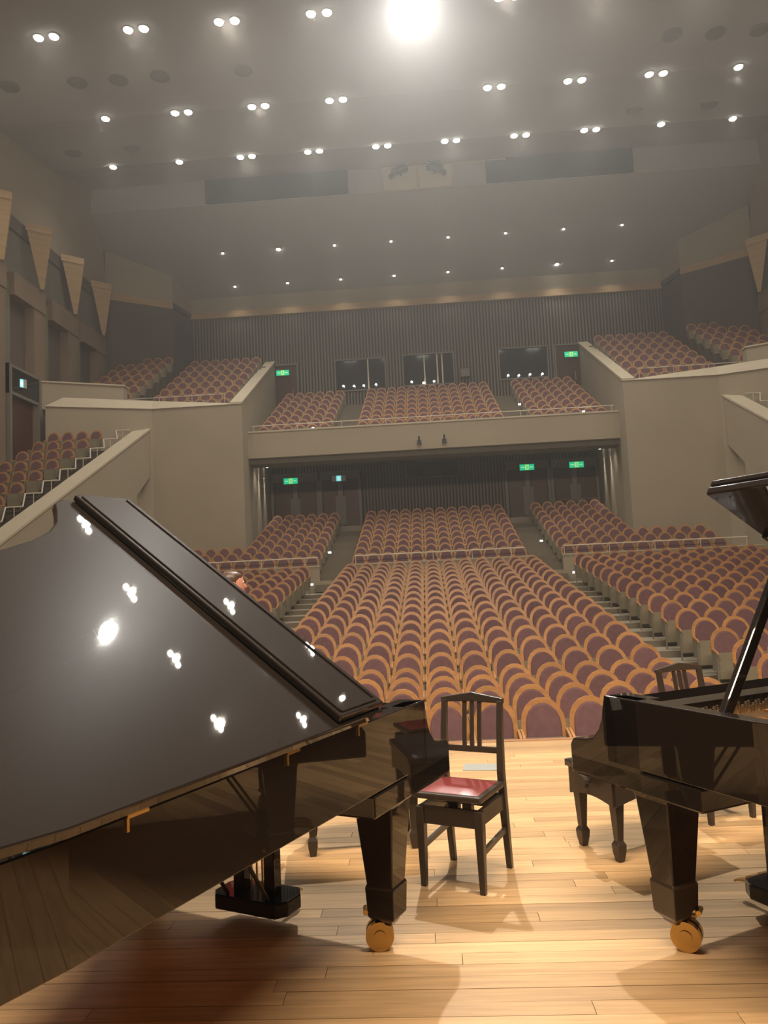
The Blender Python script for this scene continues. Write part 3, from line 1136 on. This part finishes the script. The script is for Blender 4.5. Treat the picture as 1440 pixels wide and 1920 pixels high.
def seat_parts(n=9):
    out = []
    # wood shell
    b = MB()
    o = arch(.25, .34, .70, SEAT_H, n)
    b.loft([[(x, lean(z) - .012, z) for x, z in o], [(x, lean(z) + .022, z) for x, z in o]], M_SEATWOOD)
    out.append(('back_shell', b))
    b = MB()
    o = arch(.196, .40, .69, SEAT_H - .058, n)
    o2 = [(x * .93, .66 + (z - .66) * .93) for x, z in o]
    b.loft([[(x, lean(z) - .012, z) for x, z in o], [(x, lean(z) - .035, z) for x, z in o], [(x, lean(z) - .046, z) for x, z in o2]], M_SEATPAD)
    out.append(('back_cushion', b))
    # tipped-up seat
    b = MB()
    b.box(-.222, .222, -.235, -.215, .13, .565, M_SEATPAN)
    out.append(('seat_board', b))
    b = MB()
    b.box(-.215, .215, -.215, -.135, .15, .555, M_SEATPAD)
    out.append(('seat_cushion', b))
    for s in (-1, 1):
        b = MB()
        b.loft([[(s * .252 + dx, y_, z_) for dx, z_ in ((-.014, z - w), (.014, z - w), (.014, z + w), (-.014, z + w))] for y_, z, w in ((-.07, .62, .016), (-.20, .605, .017), (-.34, .575, .018), (-.365, .555, .012))], M_SEATWOOD)
        out.append(('armrest', b))
    for s in (-1, 1):
        b = MB()
        b.box(s * .252 - .010, s * .252 + .010, -.33, -.285, 0, .565, M_SEATMET)
        b.box(s * .252 - .008, s * .252 + .008, -.285, -.10, .26, .57, M_SEATMET)
        out.append(('standard', b))
    return out


SEATS = []    # (x, y, floor z, label, rank)


def seat_label(block, row_txt, k_txt):
    return 'arched purple theatre seat, %s, %s, %s' % (block, row_txt, k_txt)


for r in range(19):
    for c in range(12):
        SEATS.append((-.1535 + (c - 4.5) * .54, stalls_y(r), stalls_floor(r), 'arched purple theatre seat centre block %s row from stage %s from aisle below blue sign' % (ORD[r + 1], ORD[c + 1])))
    if r >= 2:
        for k in range(11):
            SEATS.append((4.95 + .54 * k, stalls_y(r), stalls_floor(r), 'arched purple theatre seat %s side row from stage %s from aisle below two green signs' % (ORD[r - 1], ORD[k + 1])))
            SEATS.append((2 * AX - 4.95 - .54 * k, stalls_y(r), stalls_floor(r), 'arched purple theatre seat %s side row from stage %s from aisle beside the person' % (ORD[r - 1], ORD[k + 1])))
for i in range(9):
    for c in range(12):
        SEATS.append((AX + (c - 5.5) * .54, rear_y(i), rear_floor(i), None))
    n = 11 if i < 3 else (6 if i < 8 else 6)
    for k in range(n):
        SEATS.append((AX + 4.72 + .545 * k, rear_y(i), rear_floor(i), None))
        SEATS.append((AX - 4.72 - .545 * k, rear_y(i), rear_floor(i), None))
for i in range(8):
    for c in range(12):
        SEATS.append((AX + (c - 5.5) * .535, bal_y(i), bal_floor(i), None))
    for k in range(6):
        SEATS.append((AX + 4.62 + .54 * k, bal_y(i), bal_floor(i), None))
        SEATS.append((AX - 4.62 - .54 * k, bal_y(i), bal_floor(i), None))
for i in range(8):
    for k in range(7):
        x_ = -8.45 - .54 * k
        SEATS.append((x_, terr_y(i), terr_floor(i), None))
        SEATS.append((2 * AX - x_, terr_y(i), terr_floor(i), None))
    if i < 7:
        for k in range(5):
            x_ = -12.75 - .535 * k
            if terr_y(i) + .3 > 37.3 + (x_ - .3 + 15.75) * .714:
                continue
            SEATS.append((x_, terr_y(i) - .1, terr_floor(i) + .5, None))
            SEATS.append((2 * AX - x_, terr_y(i) - .1, terr_floor(i) + .5, None))
for j in range(11):
    Yj = sb_y(j)
    k = 0
    x_ = side_x(Yj) - 1.43
    while x_ > -15.05:
        SEATS.append((x_, Yj, sb_floor(j), None))
        SEATS.append((2 * AX - x_, Yj, sb_floor(j), None))
        x_ -= .575


def in_poly(px, py, poly):
    c = False
    n = len(poly)
    for i in range(n):
        (x1, y1), (x2, y2) = poly[i], poly[(i + 1) % n]
        if (y1 > py) != (y2 > py) and px < (x2 - x1) * (py - y1) / (y2 - y1) + x1:
            c = not c
    return c


LIDPOLY = [(-50, 1060), (100, 1000), (90, 950), (240, 965), (705, 1325), (800, 1305), (835, 1400), (700, 1900), (-50, 1900)]
cand = []
for s_ in SEATS:
    q = to_px((s_[0], s_[1], s_[2] + .93))
    seen = s_[3] and -15 < q[0] < 1455 and 0 < q[1] < 1400 and not in_poly(q[0], q[1] - 4, LIDPOLY)
    cand.append((q[2], bool(seen), s_))
near = sorted([c for c in cand if c[1]], key=lambda c: c[0])[:300]
nearset = {id(c[2]) for c in near}
parts = [(nm, b.mesh(nm)) for nm, b in seat_parts()]
for _, _, (x_, y_, z_, lab) in near:
    t = thing('theatre_seat', (x_, y_, z_), 0, lab, 'seat', 'theatre seats of the stalls')
    for nm, me in parts:
        link(nm, me, t)
low = seat_parts(7)
LV = []
big = MB()
for s_ in SEATS:
    if id(s_) in nearset:
        continue
    for nm, b in low:
        mm = b.mats
        bse = len(big.v)
        big.v.extend((v[0] + s_[0], v[1] + s_[1], v[2] + s_[2]) for v in b.v)
        k = big.mi(mm[0])
        for f in b.f:
            big.f.append(tuple(bse + i for i in f))
            big.m.append(k)
me = bpy.data.meshes.new('theatre_seating')
me.from_pydata(big.v, [], big.f)
for m in big.mats:
    me.materials.append(m)
me.polygons.foreach_set('material_index', big.m)
me.update()
link('theatre_seating', me, None, label='further rows of arched purple theatre seats in stalls, balcony and terraces', cat='seating', kind='stuff')

# ================================================================== PIANOS
CASE = [(-.785, .25), (-.785, 1.2), (-.785, 2.15), (-.765, 2.4), (-.69, 2.58), (-.55, 2.69), (-.36, 2.74), (-.17, 2.70), (-.02, 2.60), (.10, 2.44), (.19, 2.25), (.26, 2.02),
        (.315, 1.80), (.365, 1.61), (.43, 1.45), (.50, 1.33), (.575, 1.245), (.66, 1.185), (.735, 1.14), (.775, 1.08), (.785, 1.0), (.785, .25)]
RIM_Z0, RIM_Z1 = .705, .98


def inset(poly, d):
    """inward offset of the closed outline (outline runs counter-clockwise or clockwise)"""
    n = len(poly)
    area = sum(poly[i][0] * poly[(i + 1) % n][1] - poly[(i + 1) % n][0] * poly[i][1] for i in range(n))
    s = 1 if area > 0 else -1
    out = []
    for i in range(n):
        p0, p1, p2 = Vector(poly[i - 1]), Vector(poly[i]), Vector(poly[(i + 1) % n])
        a, c = (p1 - p0).normalized(), (p2 - p1).normalized()
        n1, n2 = Vector((-a.y, a.x)) * s, Vector((-c.y, c.x)) * s
        m_ = (n1 + n2)
        m_ = m_ / max(m_.dot(n1), .3)
        out.append(tuple(p1 + m_ * d))
    return out


def build_piano(loc, rz, lid_deg, label, brand_side, plate=True):
    t = thing('grand_piano', (loc[0], loc[1], 0), rz, label, 'piano')
    # case rim
    outer = CASE
    inner = inset(CASE, .07)
    b = MB()
    rings = [[(x, y_, RIM_Z0) for x, y_ in inner], [(x, y_, RIM_Z0) for x, y_ in outer], [(x, y_, RIM_Z1) for x, y_ in outer], [(x, y_, RIM_Z1) for x, y_ in inner]]
    n = len(CASE)
    vs_ = [p for r in rings for p in r]
    fs = []
    for k in range(4):
        for i in range(n - 1):
            fs.append((k * n + i, k * n + i + 1, ((k + 1) % 4) * n + i + 1, ((k + 1) % 4) * n + i))
    fs += [(0, n, 2 * n, 3 * n), (n - 1, 4 * n - 1, 3 * n - 1, 2 * n - 1)]
    b.add(vs_, fs, M_PIANO)
    rim = b.build('rim', t, bevel=.004)
    # bottom board / soundboard and iron plate
    b = MB()
    b.prism([(x, y_, RIM_Z0 + .05) for x, y_ in inner], (0, 0, .03), M_SOUND)
    b.build('soundboard', t)
    b = MB()
    pl = inset(CASE, .12)
    pl = [(x, max(y_, .58)) for x, y_ in pl]
    b.prism([(x, y_, .905) for x, y_ in pl], (0, 0, .014), M_GOLDPL)
    b.build('iron_plate', t)
    b = MB()      # plate struts
    for x0, x1, y1 in ((-.5, -.42, 2.45), (-.2, -.22, 2.4), (.12, -.02, 2.2), (.42, .24, 1.6)):
        b.bar((x0, .75, .932), (x1, y1, .932), .03, .03, M_GOLDPL)
    b.build('plate_strut', t)
    b = MB()      # strings in one sheet of thin bars
    for k in range(44):
        f = k / 43
        x0 = -.60 + 1.2 * f
        x1 = -.55 + .78 * f
        y1 = 2.45 - 1.35 * f ** .8
        b.bar((x0, .72, .938), (x1, y1, .938), .003, .003, M_STRING)
    b.build('strings', t, kind='stuff')
    b = MB()      # tuning pins
    for k in range(44):
        for j in range(3):
            x0 = -.62 + 1.24 * k / 43
            yy = .62 + .035 * j + .012 * (k % 2)
            b.box(x0 - .004, x0 + .004, yy - .004, yy + .004, .918, .958, M_STRING)
    b.build('tuning_pins', t, kind='stuff')
    b = MB()      # damper rail
    b.box(-.6, .5, .98, 1.01, .942, .965, M_PIANOM)
    b.build('damper_rail', t)
    # key bed and key slip
    b = MB()
    b.box(-.785, .785, .0, .75, .61, .70, M_PIANO)
    b.build('key_bed', t, bevel=.01)
    b = MB()
    b.box(-.66, .66, .0, .04, .70, .745, M_PIANO)
    b.build('key_slip', t, bevel=.004)
    # arms
    prof = [(.0, .62), (.0, .735), (.02, .765), (.10, .775), (.16, .79), (.20, .83), (.225, .88), (.235, .93), (.25, .98), (.45, .98), (.45, .62)]
    for s in (-1, 1):
        b = MB()
        x0 = s * .785 if s < 0 else .655
        b.prism([(x0, y_, z_) for y_, z_ in prof], (.13, 0, 0), M_PIANO)
        b.build('arm', t, bevel=.008)
    # fallboard, name board, keys
    b = MB()
    b.prism([(-.655, .215, .765), (-.655, .26, .96), (-.655, .30, .97), (-.655, .32, .765)], (1.31, 0, 0), M_PIANO)
    b.build('fallboard', t)
    b = MB()
    b.box(-.655, .655, .205, .215, .735, .75, M_FELT)
    b.build('felt_strip', t)
    b = MB()
    for k in range(52):
        x0 = -.64 + 1.28 * k / 52
        b.box(x0 + .0006, x0 + 1.28 / 52 - .0006, .055, .21, .72, .742, M_KEYW)
    b.build('white_keys', t, kind='stuff')
    b = MB()
    for k in range(51):
        if (k % 7) in (1, 4):
            continue
        x0 = -.64 + 1.28 * (k + 1) / 52
        b.box(x0 - .006, x0 + .006, .11, .21, .742, .755, M_KEYB)
    b.build('black_keys', t, kind='stuff')
    # stretcher
    b = MB()
    b.box(-.715, .715, .45, .56, .70, .965, M_PIANO)
    b.build('stretcher', t)
    # legs with brass casters
    for (lx, ly, w0, w1) in ((-.655, .44, .088, .052), (.655, .44, .088, .052), (-.36, 2.28, .085, .052)):
        b = MB()
        rings = []
        for z_, w in ((RIM_Z0 - .01, w0 * 1.08), (.60, w0 * 1.06), (.585, w0), (.17, w1)):
            rings.append([(lx - w, ly - w, z_), (lx + w, ly - w, z_), (lx + w, ly + w, z_), (lx - w, ly + w, z_)])
        b.loft(rings, M_PIANO)
        lg = b.build('leg', t, bevel=.006)
        b = MB()
        w = w1 + .014
        rings = [[(lx - q, ly - q, z_), (lx + q, ly - q, z_), (lx + q, ly + q, z_), (lx - q, ly + q, z_)] for z_, q in ((.27, w1 + .004), (.255, w), (.135, w - .006), (.125, w - .016), (.115, w - .026), (.100, w - .034))]
        b.loft(rings, M_PIANOM if brand_side > 0 else M_PIANO)
        b.build('ferrule', lg, bevel=.004)
        ang = {0: .5, 1: 2.2}[1 if lx > 0 else 0]
        cx, cy = lx + .035 * math.cos(ang), ly + .035 * math.sin(ang)
        ax = Vector((-math.sin(ang), math.cos(ang), 0))
        b = MB()
        c0 = Vector((cx, cy, .058))
        for s in (-1, 1):
            b.tube([c0 + ax * (s * .009), c0 + ax * (s * .034)], .058, M_BRASS, 20)
            b.tube([c0 + ax * (s * .034), c0 + ax * (s * .039)], .026, M_BRASS, 12)
        b.build('caster_wheel', lg)
        b = MB()
        b.tube([(lx, ly, .135), (lx, ly, .095)], .03, M_BRASS, 12)
        b.bar((lx, ly, .10), c0 + Vector((0, 0, .0)), .018, .05, M_BRASS)
        out = Vector((math.cos(ang), math.sin(ang), 0))
        b.tube([c0 + Vector((0, 0, .062)), c0 + out * .055 + Vector((0, 0, .092))], .012, M_BRASS, 8)
        b.tube([c0 + out * .055 + ax * -.028 + Vector((0, 0, .096)), c0 + out * .055 + ax * .028 + Vector((0, 0, .096))], .011, M_BRASS, 8)
        b.tube([Vector((lx, ly, .14)) + out * .055, Vector((lx, ly, .14)) + out * .075], .018, M_BRASS, 10)
        b.build('caster_fork', lg)
    # knee bracket under the bass arm, adjusting knobs on the side
    # lyre
    b = MB()
    for s in (-1, 1):
        b.box(s * .085 - .03, s * .085 + .03, .42, .475, .13, .63, M_PIANO)
    b.build('lyre_post', t, bevel=.006)
    b = MB()
    bx = [(-.20, .40), (-.16, .34), (.16, .34), (.20, .40), (.20, .50), (.16, .55), (-.16, .55), (-.20, .50)]
    b.prism([(x, y_, .075) for x, y_ in bx], (0, 0, .065), M_PIANO)
    b.build('lyre_box', t, bevel=.008)
    for k in (-1, 0, 1):
        b = MB()
        b.loft([[(k * .075 + dx * w, y_, z_ + dz) for dx, dz in ((-1, -.005), (1, -.005), (1, .005), (-1, .005))] for y_, z_, w in ((.36, .095, .010), (.28, .092, .012), (.24, .085, .019), (.215, .072, .013))], M_BRASS)
        b.build('pedal', t)
    for k in (-1, 0, 1):
        b = MB()
        b.tube([(k * .03, .447, .14), (k * .03, .447, .63)], .005, M_BRASS, 6)
        b.build('pedal_rod', t)
    for s in (-1, 1):
        b = MB()
        b.tube([(s * .11, .52, .14), (s * .11, .86, .64)], .009, M_PIANOM, 6)
        b.build('lyre_brace', t)
    # lid, hinged on the bass side
    hinge = bpy.data.objects.new('lid', None)
    lid = [(-.80, .70), (-.80, 2.17)] + [(x * 1.02 - .0, y_ * 1.004) for x, y_ in CASE[3:-2]] + [(.80, 1.0), (.80, .70)]
    th = rad(lid_deg)
    R_ = Matrix.Rotation(-th, 4, 'Y')
    H = Vector((-.80, 0, RIM_Z1 + .004))

    def L(x, y_, z_):
        return H + R_ @ (Vector((x, y_, z_)) - Vector((-.80, 0, 0)))
    b = MB()
    b.prism([L(x, y_, 0) for x, y_ in lid], R_ @ Vector((0, 0, .034)), M_PIANO)
    lo = b.build('lid', t, bevel=.006)
    b = MB()
    fl_ = [(-.785, .705), (.80, .705), (.80, .98), (.785, 1.03), (-.785, 1.03)]
    b.prism([L(x, y_, .038) for x, y_ in fl_], R_ @ Vector((0, 0, .026)), M_PIANO)
    fo = b.build('lid_flap', lo, bevel=.006)
    b = MB()     # bead around the folded flap
    for a_, c_ in (((-.76, .74), (.775, .74)), ((-.76, 1.0), (.77, 1.0)), ((-.76, .74), (-.76, 1.0))):
        b.bar(L(a_[0], a_[1], .066), L(c_[0], c_[1], .066), .012, .008, M_PIANO, up=R_ @ Vector((0, 0, 1)))
    b.build('flap_bead', fo, bevel=.002)
    b = MB()     # piano hinge between the flap and the lid
    b.tube([L(-.78, .70, .03), L(.79, .70, .03)], .006, M_BRASS, 8)
    b.build('flap_hinge', lo)
    for yy in (.82, 1.28, 1.95):
        b = MB()
        b.box(-.793, -.785, yy - .035, yy + .035, RIM_Z1 - .005, RIM_Z1 + .003, M_BRASS)
        b.box(-.791, -.786, yy + .028, yy + .036, RIM_Z1 - .036, RIM_Z1, M_BRASS)
        b.build('hinge', t)
    # prop stick on the treble side
    d1 = 1.19
    top = Vector((-.80 + d1 * math.cos(th), .76, RIM_Z1 + d1 * math.sin(th)))
    b = MB()
    b.bar((.735, .82, .93), top, .045, .03, M_PIANO, up=(0, 1, 0))
    b.build('prop_stick', t, bevel=.006)
    b = MB()
    b.box(.70, .76, .78, .86, .90, .945, M_BRASS)
    b.build('prop_bracket', t)
    b = MB()
    b.prism([L(-.80 + d1 - .12, .725, -.001), L(-.80 + d1 + .10, .725, -.001), L(-.80 + d1 + .10, .80, -.001), L(-.80 + d1 - .12, .80, -.001)], R_ @ Vector((0, 0, -.022)), M_PIANO)
    b.build('prop_cup', lo)
    return t


build_piano((-.668, 3.977), rad(156.2), 34.7, 'black concert grand piano, raised lid with folded flap showing its glossy top', -1)
build_piano((1.29, 3.953), rad(207.5), 30.0, 'black concert grand piano with prop stick and gold plate showing under its lid', 1)


# ---- piano benches
def bench(loc, rz, W, D, label):
    t = thing('piano_bench', (loc[0], loc[1], 0), rz, label, 'bench')
    hw, hd = W / 2, D / 2
    zt = .50
    # padded tufted top
    nx, ny = 13, 9
    vs_, fs = [], []
    for j in range(ny):
        for i in range(nx):
            u_, v_ = i / (nx - 1), j / (ny - 1)
            edge = min(u_, 1 - u_, v_, 1 - v_)
            z_ = zt - .035 * max(0, 1 - edge * 7) ** 2
            if i % 3 == 0 and j % 2 == 0 and 0 < i < nx - 1 and 0 < j < ny - 1:
                z_ -= .018
            vs_.append((-hw + W * u_, -hd + D * v_, z_))
    for j in range(ny - 1):
        for i in range(nx - 1):
            fs.append((j * nx + i, j * nx + i + 1, (j + 1) * nx + i + 1, (j + 1) * nx + i))
    bot = len(vs_)
    ring = [i for i in range(nx)] + [(j + 1) * nx - 1 for j in range(1, ny)] + [(ny - 1) * nx + i for i in range(nx - 2, -1, -1)] + [j * nx for j in range(ny - 2, 0, -1)]
    for i in ring:
        vs_.append((vs_[i][0], vs_[i][1], .43))
    m_ = len(ring)
    for k in range(m_):
        fs.append((ring[k], bot + k, bot + (k + 1) % m_, ring[(k + 1) % m_]))
    fs.append(tuple(bot + k for k in range(m_)))
    b = MB()
    b.add(vs_, fs, M_LEATHER)
    pad = b.build('cushion', t, smooth=True)
    for j in range(2, ny - 1, 2):
        for i in range(3, nx - 1, 3):
            p = vs_[j * nx + i]
            b = MB()
            b.sphere((p[0], p[1], p[2] + .003), .009, M_LEATHER, 8, 5, (1, 1, .6))
            b.build('button', pad, smooth=True)
    # apron with arched lower edge
    b = MB()
    for s in (-1, 1):
        n = 8
        poly = [(-hw + .02, .43)] + [(-hw + .02 + (W - .04) * k / n, .285 + .04 * math.sin(PI * k / n)) for k in range(n + 1)] + [(hw - .02, .43)]
        b.prism([(x, s * (hd - .016) - .009, z_) for x, z_ in poly], (0, .018, 0), M_PIANOM)
        poly = [(-hd + .02, .43)] + [(-hd + .02 + (D - .04) * k / n, .285 + .025 * math.sin(PI * k / n)) for k in range(n + 1)] + [(hd - .02, .43)]
        b.prism([(s * (hw - .016) - .009, x, z_) for x, z_ in poly], (.018, 0, 0), M_PIANOM)
    b.build('apron', t)
    for s in (-1, 1):
        b = MB()
        b.tube([(s * (hw - .02), 0, .385), (s * (hw + .03), 0, .385)], .012, M_PIANOM, 8)
        b.tube([(s * (hw + .03), 0, .385), (s * (hw + .055), 0, .385)], .042, M_PIANOM, 14)
        b.build('height_knob', t)
    for sx in (-1, 1):
        for sy in (-1, 1):
            b = MB()
            x, y_ = sx * (hw - .055), sy * (hd - .05)
            rings = []
            for z_, w in ((.43, .031), (.33, .030), (.12, .019), (.105, .018), (.085, .028), (.05, .026), (.0, .017)):
                rings.append([(x - w, y_ - w, z_), (x + w, y_ - w, z_), (x + w, y_ + w, z_), (x - w, y_ + w, z_)])
            b.loft(rings, M_PIANOM)
            b.build('leg', t, bevel=.004)
    return t


bench((-.465, 4.585), rad(8.5), .68, .40, 'black padded piano bench behind the piano whose lid shows its top')
bench((1.058, 4.435), rad(28), .60, .39, 'black tufted piano bench beside the piano with the prop stick')


# ---- piano chairs
def piano_chair(loc, rz, label):
    t = thing('piano_chair', (loc[0], loc[1], 0), rz, label, 'chair', 'chairs')
    M = M_PIANOM
    # rear legs continue up as back posts
    for s in (-1, 1):
        b = MB()
        rings = []
        for z_, yy, w in ((.0, .205, .015), (.16, .185, .017), (.32, .165, .019), (.50, .155, .018), (.70, .172, .016), (.85, .195, .014)):
            x = s * .158
            rings.append([(x - w, yy - w, z_), (x + w, yy - w, z_), (x + w, yy + w, z_), (x - w, yy + w, z_)])
        b.loft(rings, M)
        b.build('rear_leg', t, bevel=.003)
        b = MB()
        rings = []
        for z_, w in ((0, .014), (.30, .021), (.385, .021)):
            x, yy = s * .155, -.165
            rings.append([(x - w, yy - w, z_), (x + w, yy - w, z_), (x + w, yy + w, z_), (x - w, yy + w, z_)])
        b.loft(rings, M)
        b.build('front_leg', t, bevel=.003)
        b = MB()
        b.bar((s * .157, -.165, .185), (s * .158, .18, .205), .018, .026, M)
        b.build('side_stretcher', t)
        b = MB()
        b.bar((s * .155, -.165, .35), (s * .158, .16, .35), .02, .075, M)
        b.build('side_rail', t)
    b = MB()
    b.bar((-.155, -.165, .345), (.155, -.165, .345), .02, .085, M)
    b.build('front_rail', t)
    b = MB()
    b.bar((-.155, .16, .35), (.155, .16, .35), .02, .075, M)
    b.build('rear_rail', t)
    b = MB()
    b.box(-.025, .025, -.12, -.08, .31, .435, M)
    b.box(-.025, .025, .05, .09, .31, .435, M)
    b.build('lift_column', t)
    # seat frame and vinyl pad
    b = MB()
    b.box(-.178, .178, -.195, .135, .425, .455, M)
    sf = b.build('seat_frame', t, bevel=.008)
    b = MB()
    nx = ny = 7
    vs_, fs = [], []
    for j in range(ny):
        for i in range(nx):
            u_, v_ = i / (nx - 1), j / (ny - 1)
            e = min(u_, 1 - u_, v_, 1 - v_)
            vs_.append((-.152 + .304 * u_, -.17 + .28 * v_, .456 + .016 * min(1, e * 6) ** .6))
    for j in range(ny - 1):
        for i in range(nx - 1):
            fs.append((j * nx + i, j * nx + i + 1, (j + 1) * nx + i + 1, (j + 1) * nx + i))
    b.add(vs_, fs, M_REDSEAT)
    b.build('seat_pad', sf, smooth=True, label='maroon vinyl pad')
    # back: crest rail rising in the middle, lower rail, three slats
    b = MB()
    top = [(-.178, .862), (-.12, .872), (0, .892), (.12, .872), (.178, .862)]
    bot_ = [(.178, .835), (.1, .838), (0, .842), (-.1, .838), (-.178, .835)]
    b.prism([(x, .186, z_) for x, z_ in top + bot_], (0, .024, 0), M)
    b.build('crest_rail', t, bevel=.005)
    b = MB()
    b.bar((-.155, .165, .60), (.155, .165, .60), .016, .03, M)
    b.build('lower_back_rail', t)
    for k in (-1, 0, 1):
        b = MB()
        b.loft([[(k * .042 + dx, yy + dy, z_) for dx, dy in ((-.011, -.006), (.011, -.006), (.011, .006), (-.011, .006))] for z_, yy in ((.60, .166), (.72, .178), (.84, .196))], M)
        b.build('back_slat', t)
    return t


piano_chair((.108, 4.03), rad(-25), 'black wooden piano chair with maroon seat between the two pianos')
piano_chair((1.64, 4.93), rad(23), 'black slat-back piano chair half hidden behind the piano with prop stick')

# ---- sheet of paper on the stage
b = MB()
b.box(-.14, .14, -.10, .10, 0, .003, M_PAPER)
o = b.build('paper_sheet', None, label='pale blue paper lying on the stage behind the piano chair', cat='paper')
o.location = (.33, 6.25, .002)
o.rotation_euler = (0, 0, rad(-6))


# ================================================================== PERSON
def skin_body(name, nodes, edges, root, m, parent, sub=2):
    me = bpy.data.meshes.new(name)
    me.from_pydata([n[0] for n in nodes], edges, [])
    o = bpy.data.objects.new(name, me)
    COL.objects.link(o)
    o.parent = parent
    md = o.modifiers.new('skin', 'SKIN')
    md.use_smooth_shade = True
    for i, n in enumerate(nodes):
        me.skin_vertices[0].data[i].radius = n[1] if isinstance(n[1], tuple) else (n[1], n[1])
        me.skin_vertices[0].data[i].use_root = (i == root)
    s = o.modifiers.new('sub', 'SUBSURF')
    s.levels = s.render_levels = sub
    me.materials.append(m)
    return o


person = thing('person', (-1.61, 6.2, .0), rad(112), 'brown-haired person in red behind the raised piano lid', 'person')
nodes = [((0, 0, .92), (.15, .11)), ((0, .01, 1.10), (.125, .095)), ((0, .02, 1.28), (.155, .10)), ((0, .01, 1.37), (.08, .07)), ((0, -.01, 1.43), (.052, .052)), ((0, -.02, 1.50), (.06, .07)),
         ((.17, .01, 1.32), .055), ((.23, .0, 1.06), .042), ((.22, -.12, .86), .032), ((.21, -.17, .80), .03),
         ((-.17, .01, 1.32), .055), ((-.23, .0, 1.06), .042), ((-.22, -.12, .86), .032), ((-.21, -.17, .80), .03),
         ((.09, 0, .84), .095), ((.10, -.01, .47), .062), ((.10, .02, .10), .042), ((.10, -.12, .045), .038),
         ((-.09, 0, .84), .095), ((-.10, -.01, .47), .062), ((-.10, .02, .10), .042), ((-.10, -.12, .045), .038)]
edges = [(0, 1), (1, 2), (2, 3), (3, 4), (4, 5), (2, 6), (6, 7), (7, 8), (8, 9), (2, 10), (10, 11), (11, 12), (12, 13), (0, 14), (14, 15), (15, 16), (16, 17), (0, 18), (18, 19), (19, 20), (20, 21)]
skin_body('body', nodes, edges, 0, M_SKIN, person)
# clothes: red top and dark trousers follow the same skeleton, slightly wider
top_n = [((0, 0, .90), (.168, .128)), ((0, .01, 1.10), (.142, .112)), ((0, .02, 1.28), (.172, .118)), ((0, .01, 1.375), (.085, .08)),
         ((.17, .01, 1.32), .07), ((.23, .0, 1.06), .055), ((.22, -.10, .89), .044), ((-.17, .01, 1.32), .07), ((-.23, .0, 1.06), .055), ((-.22, -.10, .89), .044)]
skin_body('red_top', top_n, [(0, 1), (1, 2), (2, 3), (2, 4), (4, 5), (5, 6), (2, 7), (7, 8), (8, 9)], 0, M_CLOTHR, person)
tr_n = [((0, 0, .93), (.16, .12)), ((.09, 0, .83), .11), ((.10, -.01, .47), .078), ((.10, .02, .10), .06), ((-.09, 0, .83), .11), ((-.10, -.01, .47), .078), ((-.10, .02, .10), .06)]
skin_body('trousers', tr_n, [(0, 1), (1, 2), (2, 3), (0, 4), (4, 5), (5, 6)], 0, M_CLOTHD, person)
for s in (-1, 1):
    b = MB()
    b.sphere((s * .10, -.06, .04), .055, M_SHOE, 12, 8, (.85, 2.2, .75))
    b.build('shoe', person, smooth=True)
    # hand: palm and five fingers
    px_, py_, pz_ = s * .21, -.17, .80
    hn = [((px_, py_, pz_), .026), ((px_, py_ - .035, pz_ - .04), (.034, .016))]
    he = [(0, 1)]
    for k, ln in enumerate((.06, .072, .068, .052)):
        ox = (-.027 + .018 * k)
        a = len(hn)
        hn += [((px_ + ox, py_ - .055, pz_ - .07), .009), ((px_ + ox, py_ - .062, pz_ - .07 - ln * .5), .008), ((px_ + ox, py_ - .050, pz_ - .07 - ln), .007)]
        he += [(1, a), (a, a + 1), (a + 1, a + 2)]
    a = len(hn)
    hn += [((px_ - s * .035, py_ - .045, pz_ - .03), .010), ((px_ - s * .045, py_ - .065, pz_ - .065), .008)]
    he += [(1, a), (a, a + 1)]
    skin_body('hand', hn, he, 0, M_SKIN, person, 1)
# head with face, ears, hair
hd = MB()
rings = []
for z_, rx, ry, cy_ in ((1.435, .035, .04, -.03), (1.45, .05, .062, -.03), (1.48, .064, .082, -.025), (1.515, .073, .093, -.015), (1.55, .076, .097, -.005), (1.585, .072, .092, .0), (1.61, .055, .072, .002), (1.625, .025, .035, .002)):
    rings.append([(rx * math.cos(2 * PI * k / 20), cy_ + ry * math.sin(2 * PI * k / 20), z_) for k in range(20)])
hd.loft(rings, M_SKIN)
hd.loft([[(-.008, -.095, 1.54), (.008, -.095, 1.54), (.006, -.100, 1.54), (-.006, -.100, 1.54)], [(-.014, -.105, 1.505), (.014, -.105, 1.505), (.010, -.128, 1.505), (-.010, -.128, 1.505)], [(-.012, -.10, 1.495), (.012, -.10, 1.495), (.006, -.115, 1.495), (-.006, -.115, 1.495)]], M_SKIN)
for s in (-1, 1):
    hd.sphere((s * .076, -.005, 1.525), .026, M_SKIN, 8, 6, (.4, .7, 1.2))
    hd.sphere((s * .03, -.092, 1.545), .012, mat('eye_white', (.7, .7, .68), .3), 8, 6, (1.3, .6, .7))
    hd.sphere((s * .03, -.099, 1.545), .006, M_KEYB, 8, 6)
hd.bar((-.022, -.107, 1.472), (.022, -.107, 1.472), .006, .009, mat('lips', (.5, .16, .14), .5))
hd.build('head', person, smooth=True)
hr = MB()
rings = []
for z_, rx, ry, cy_ in ((1.44, .075, .06, .045), (1.47, .084, .075, .04), (1.51, .088, .085, .032), (1.55, .086, .088, .022), (1.585, .082, .098, .010), (1.615, .066, .085, .004), (1.635, .03, .042, .004)):
    ring = []
    for k in range(48):
        a = 2 * PI * k / 48
        w = 1 + .03 * math.sin(7 * a + z_ * 70) + .02 * math.sin(17 * a - z_ * 40)
        ring.append((rx * w * math.cos(a), cy_ + ry * w * math.sin(a), z_))
    rings.append(ring)
hr.loft(rings, M_HAIR)
hr.build('hair', person, smooth=True)
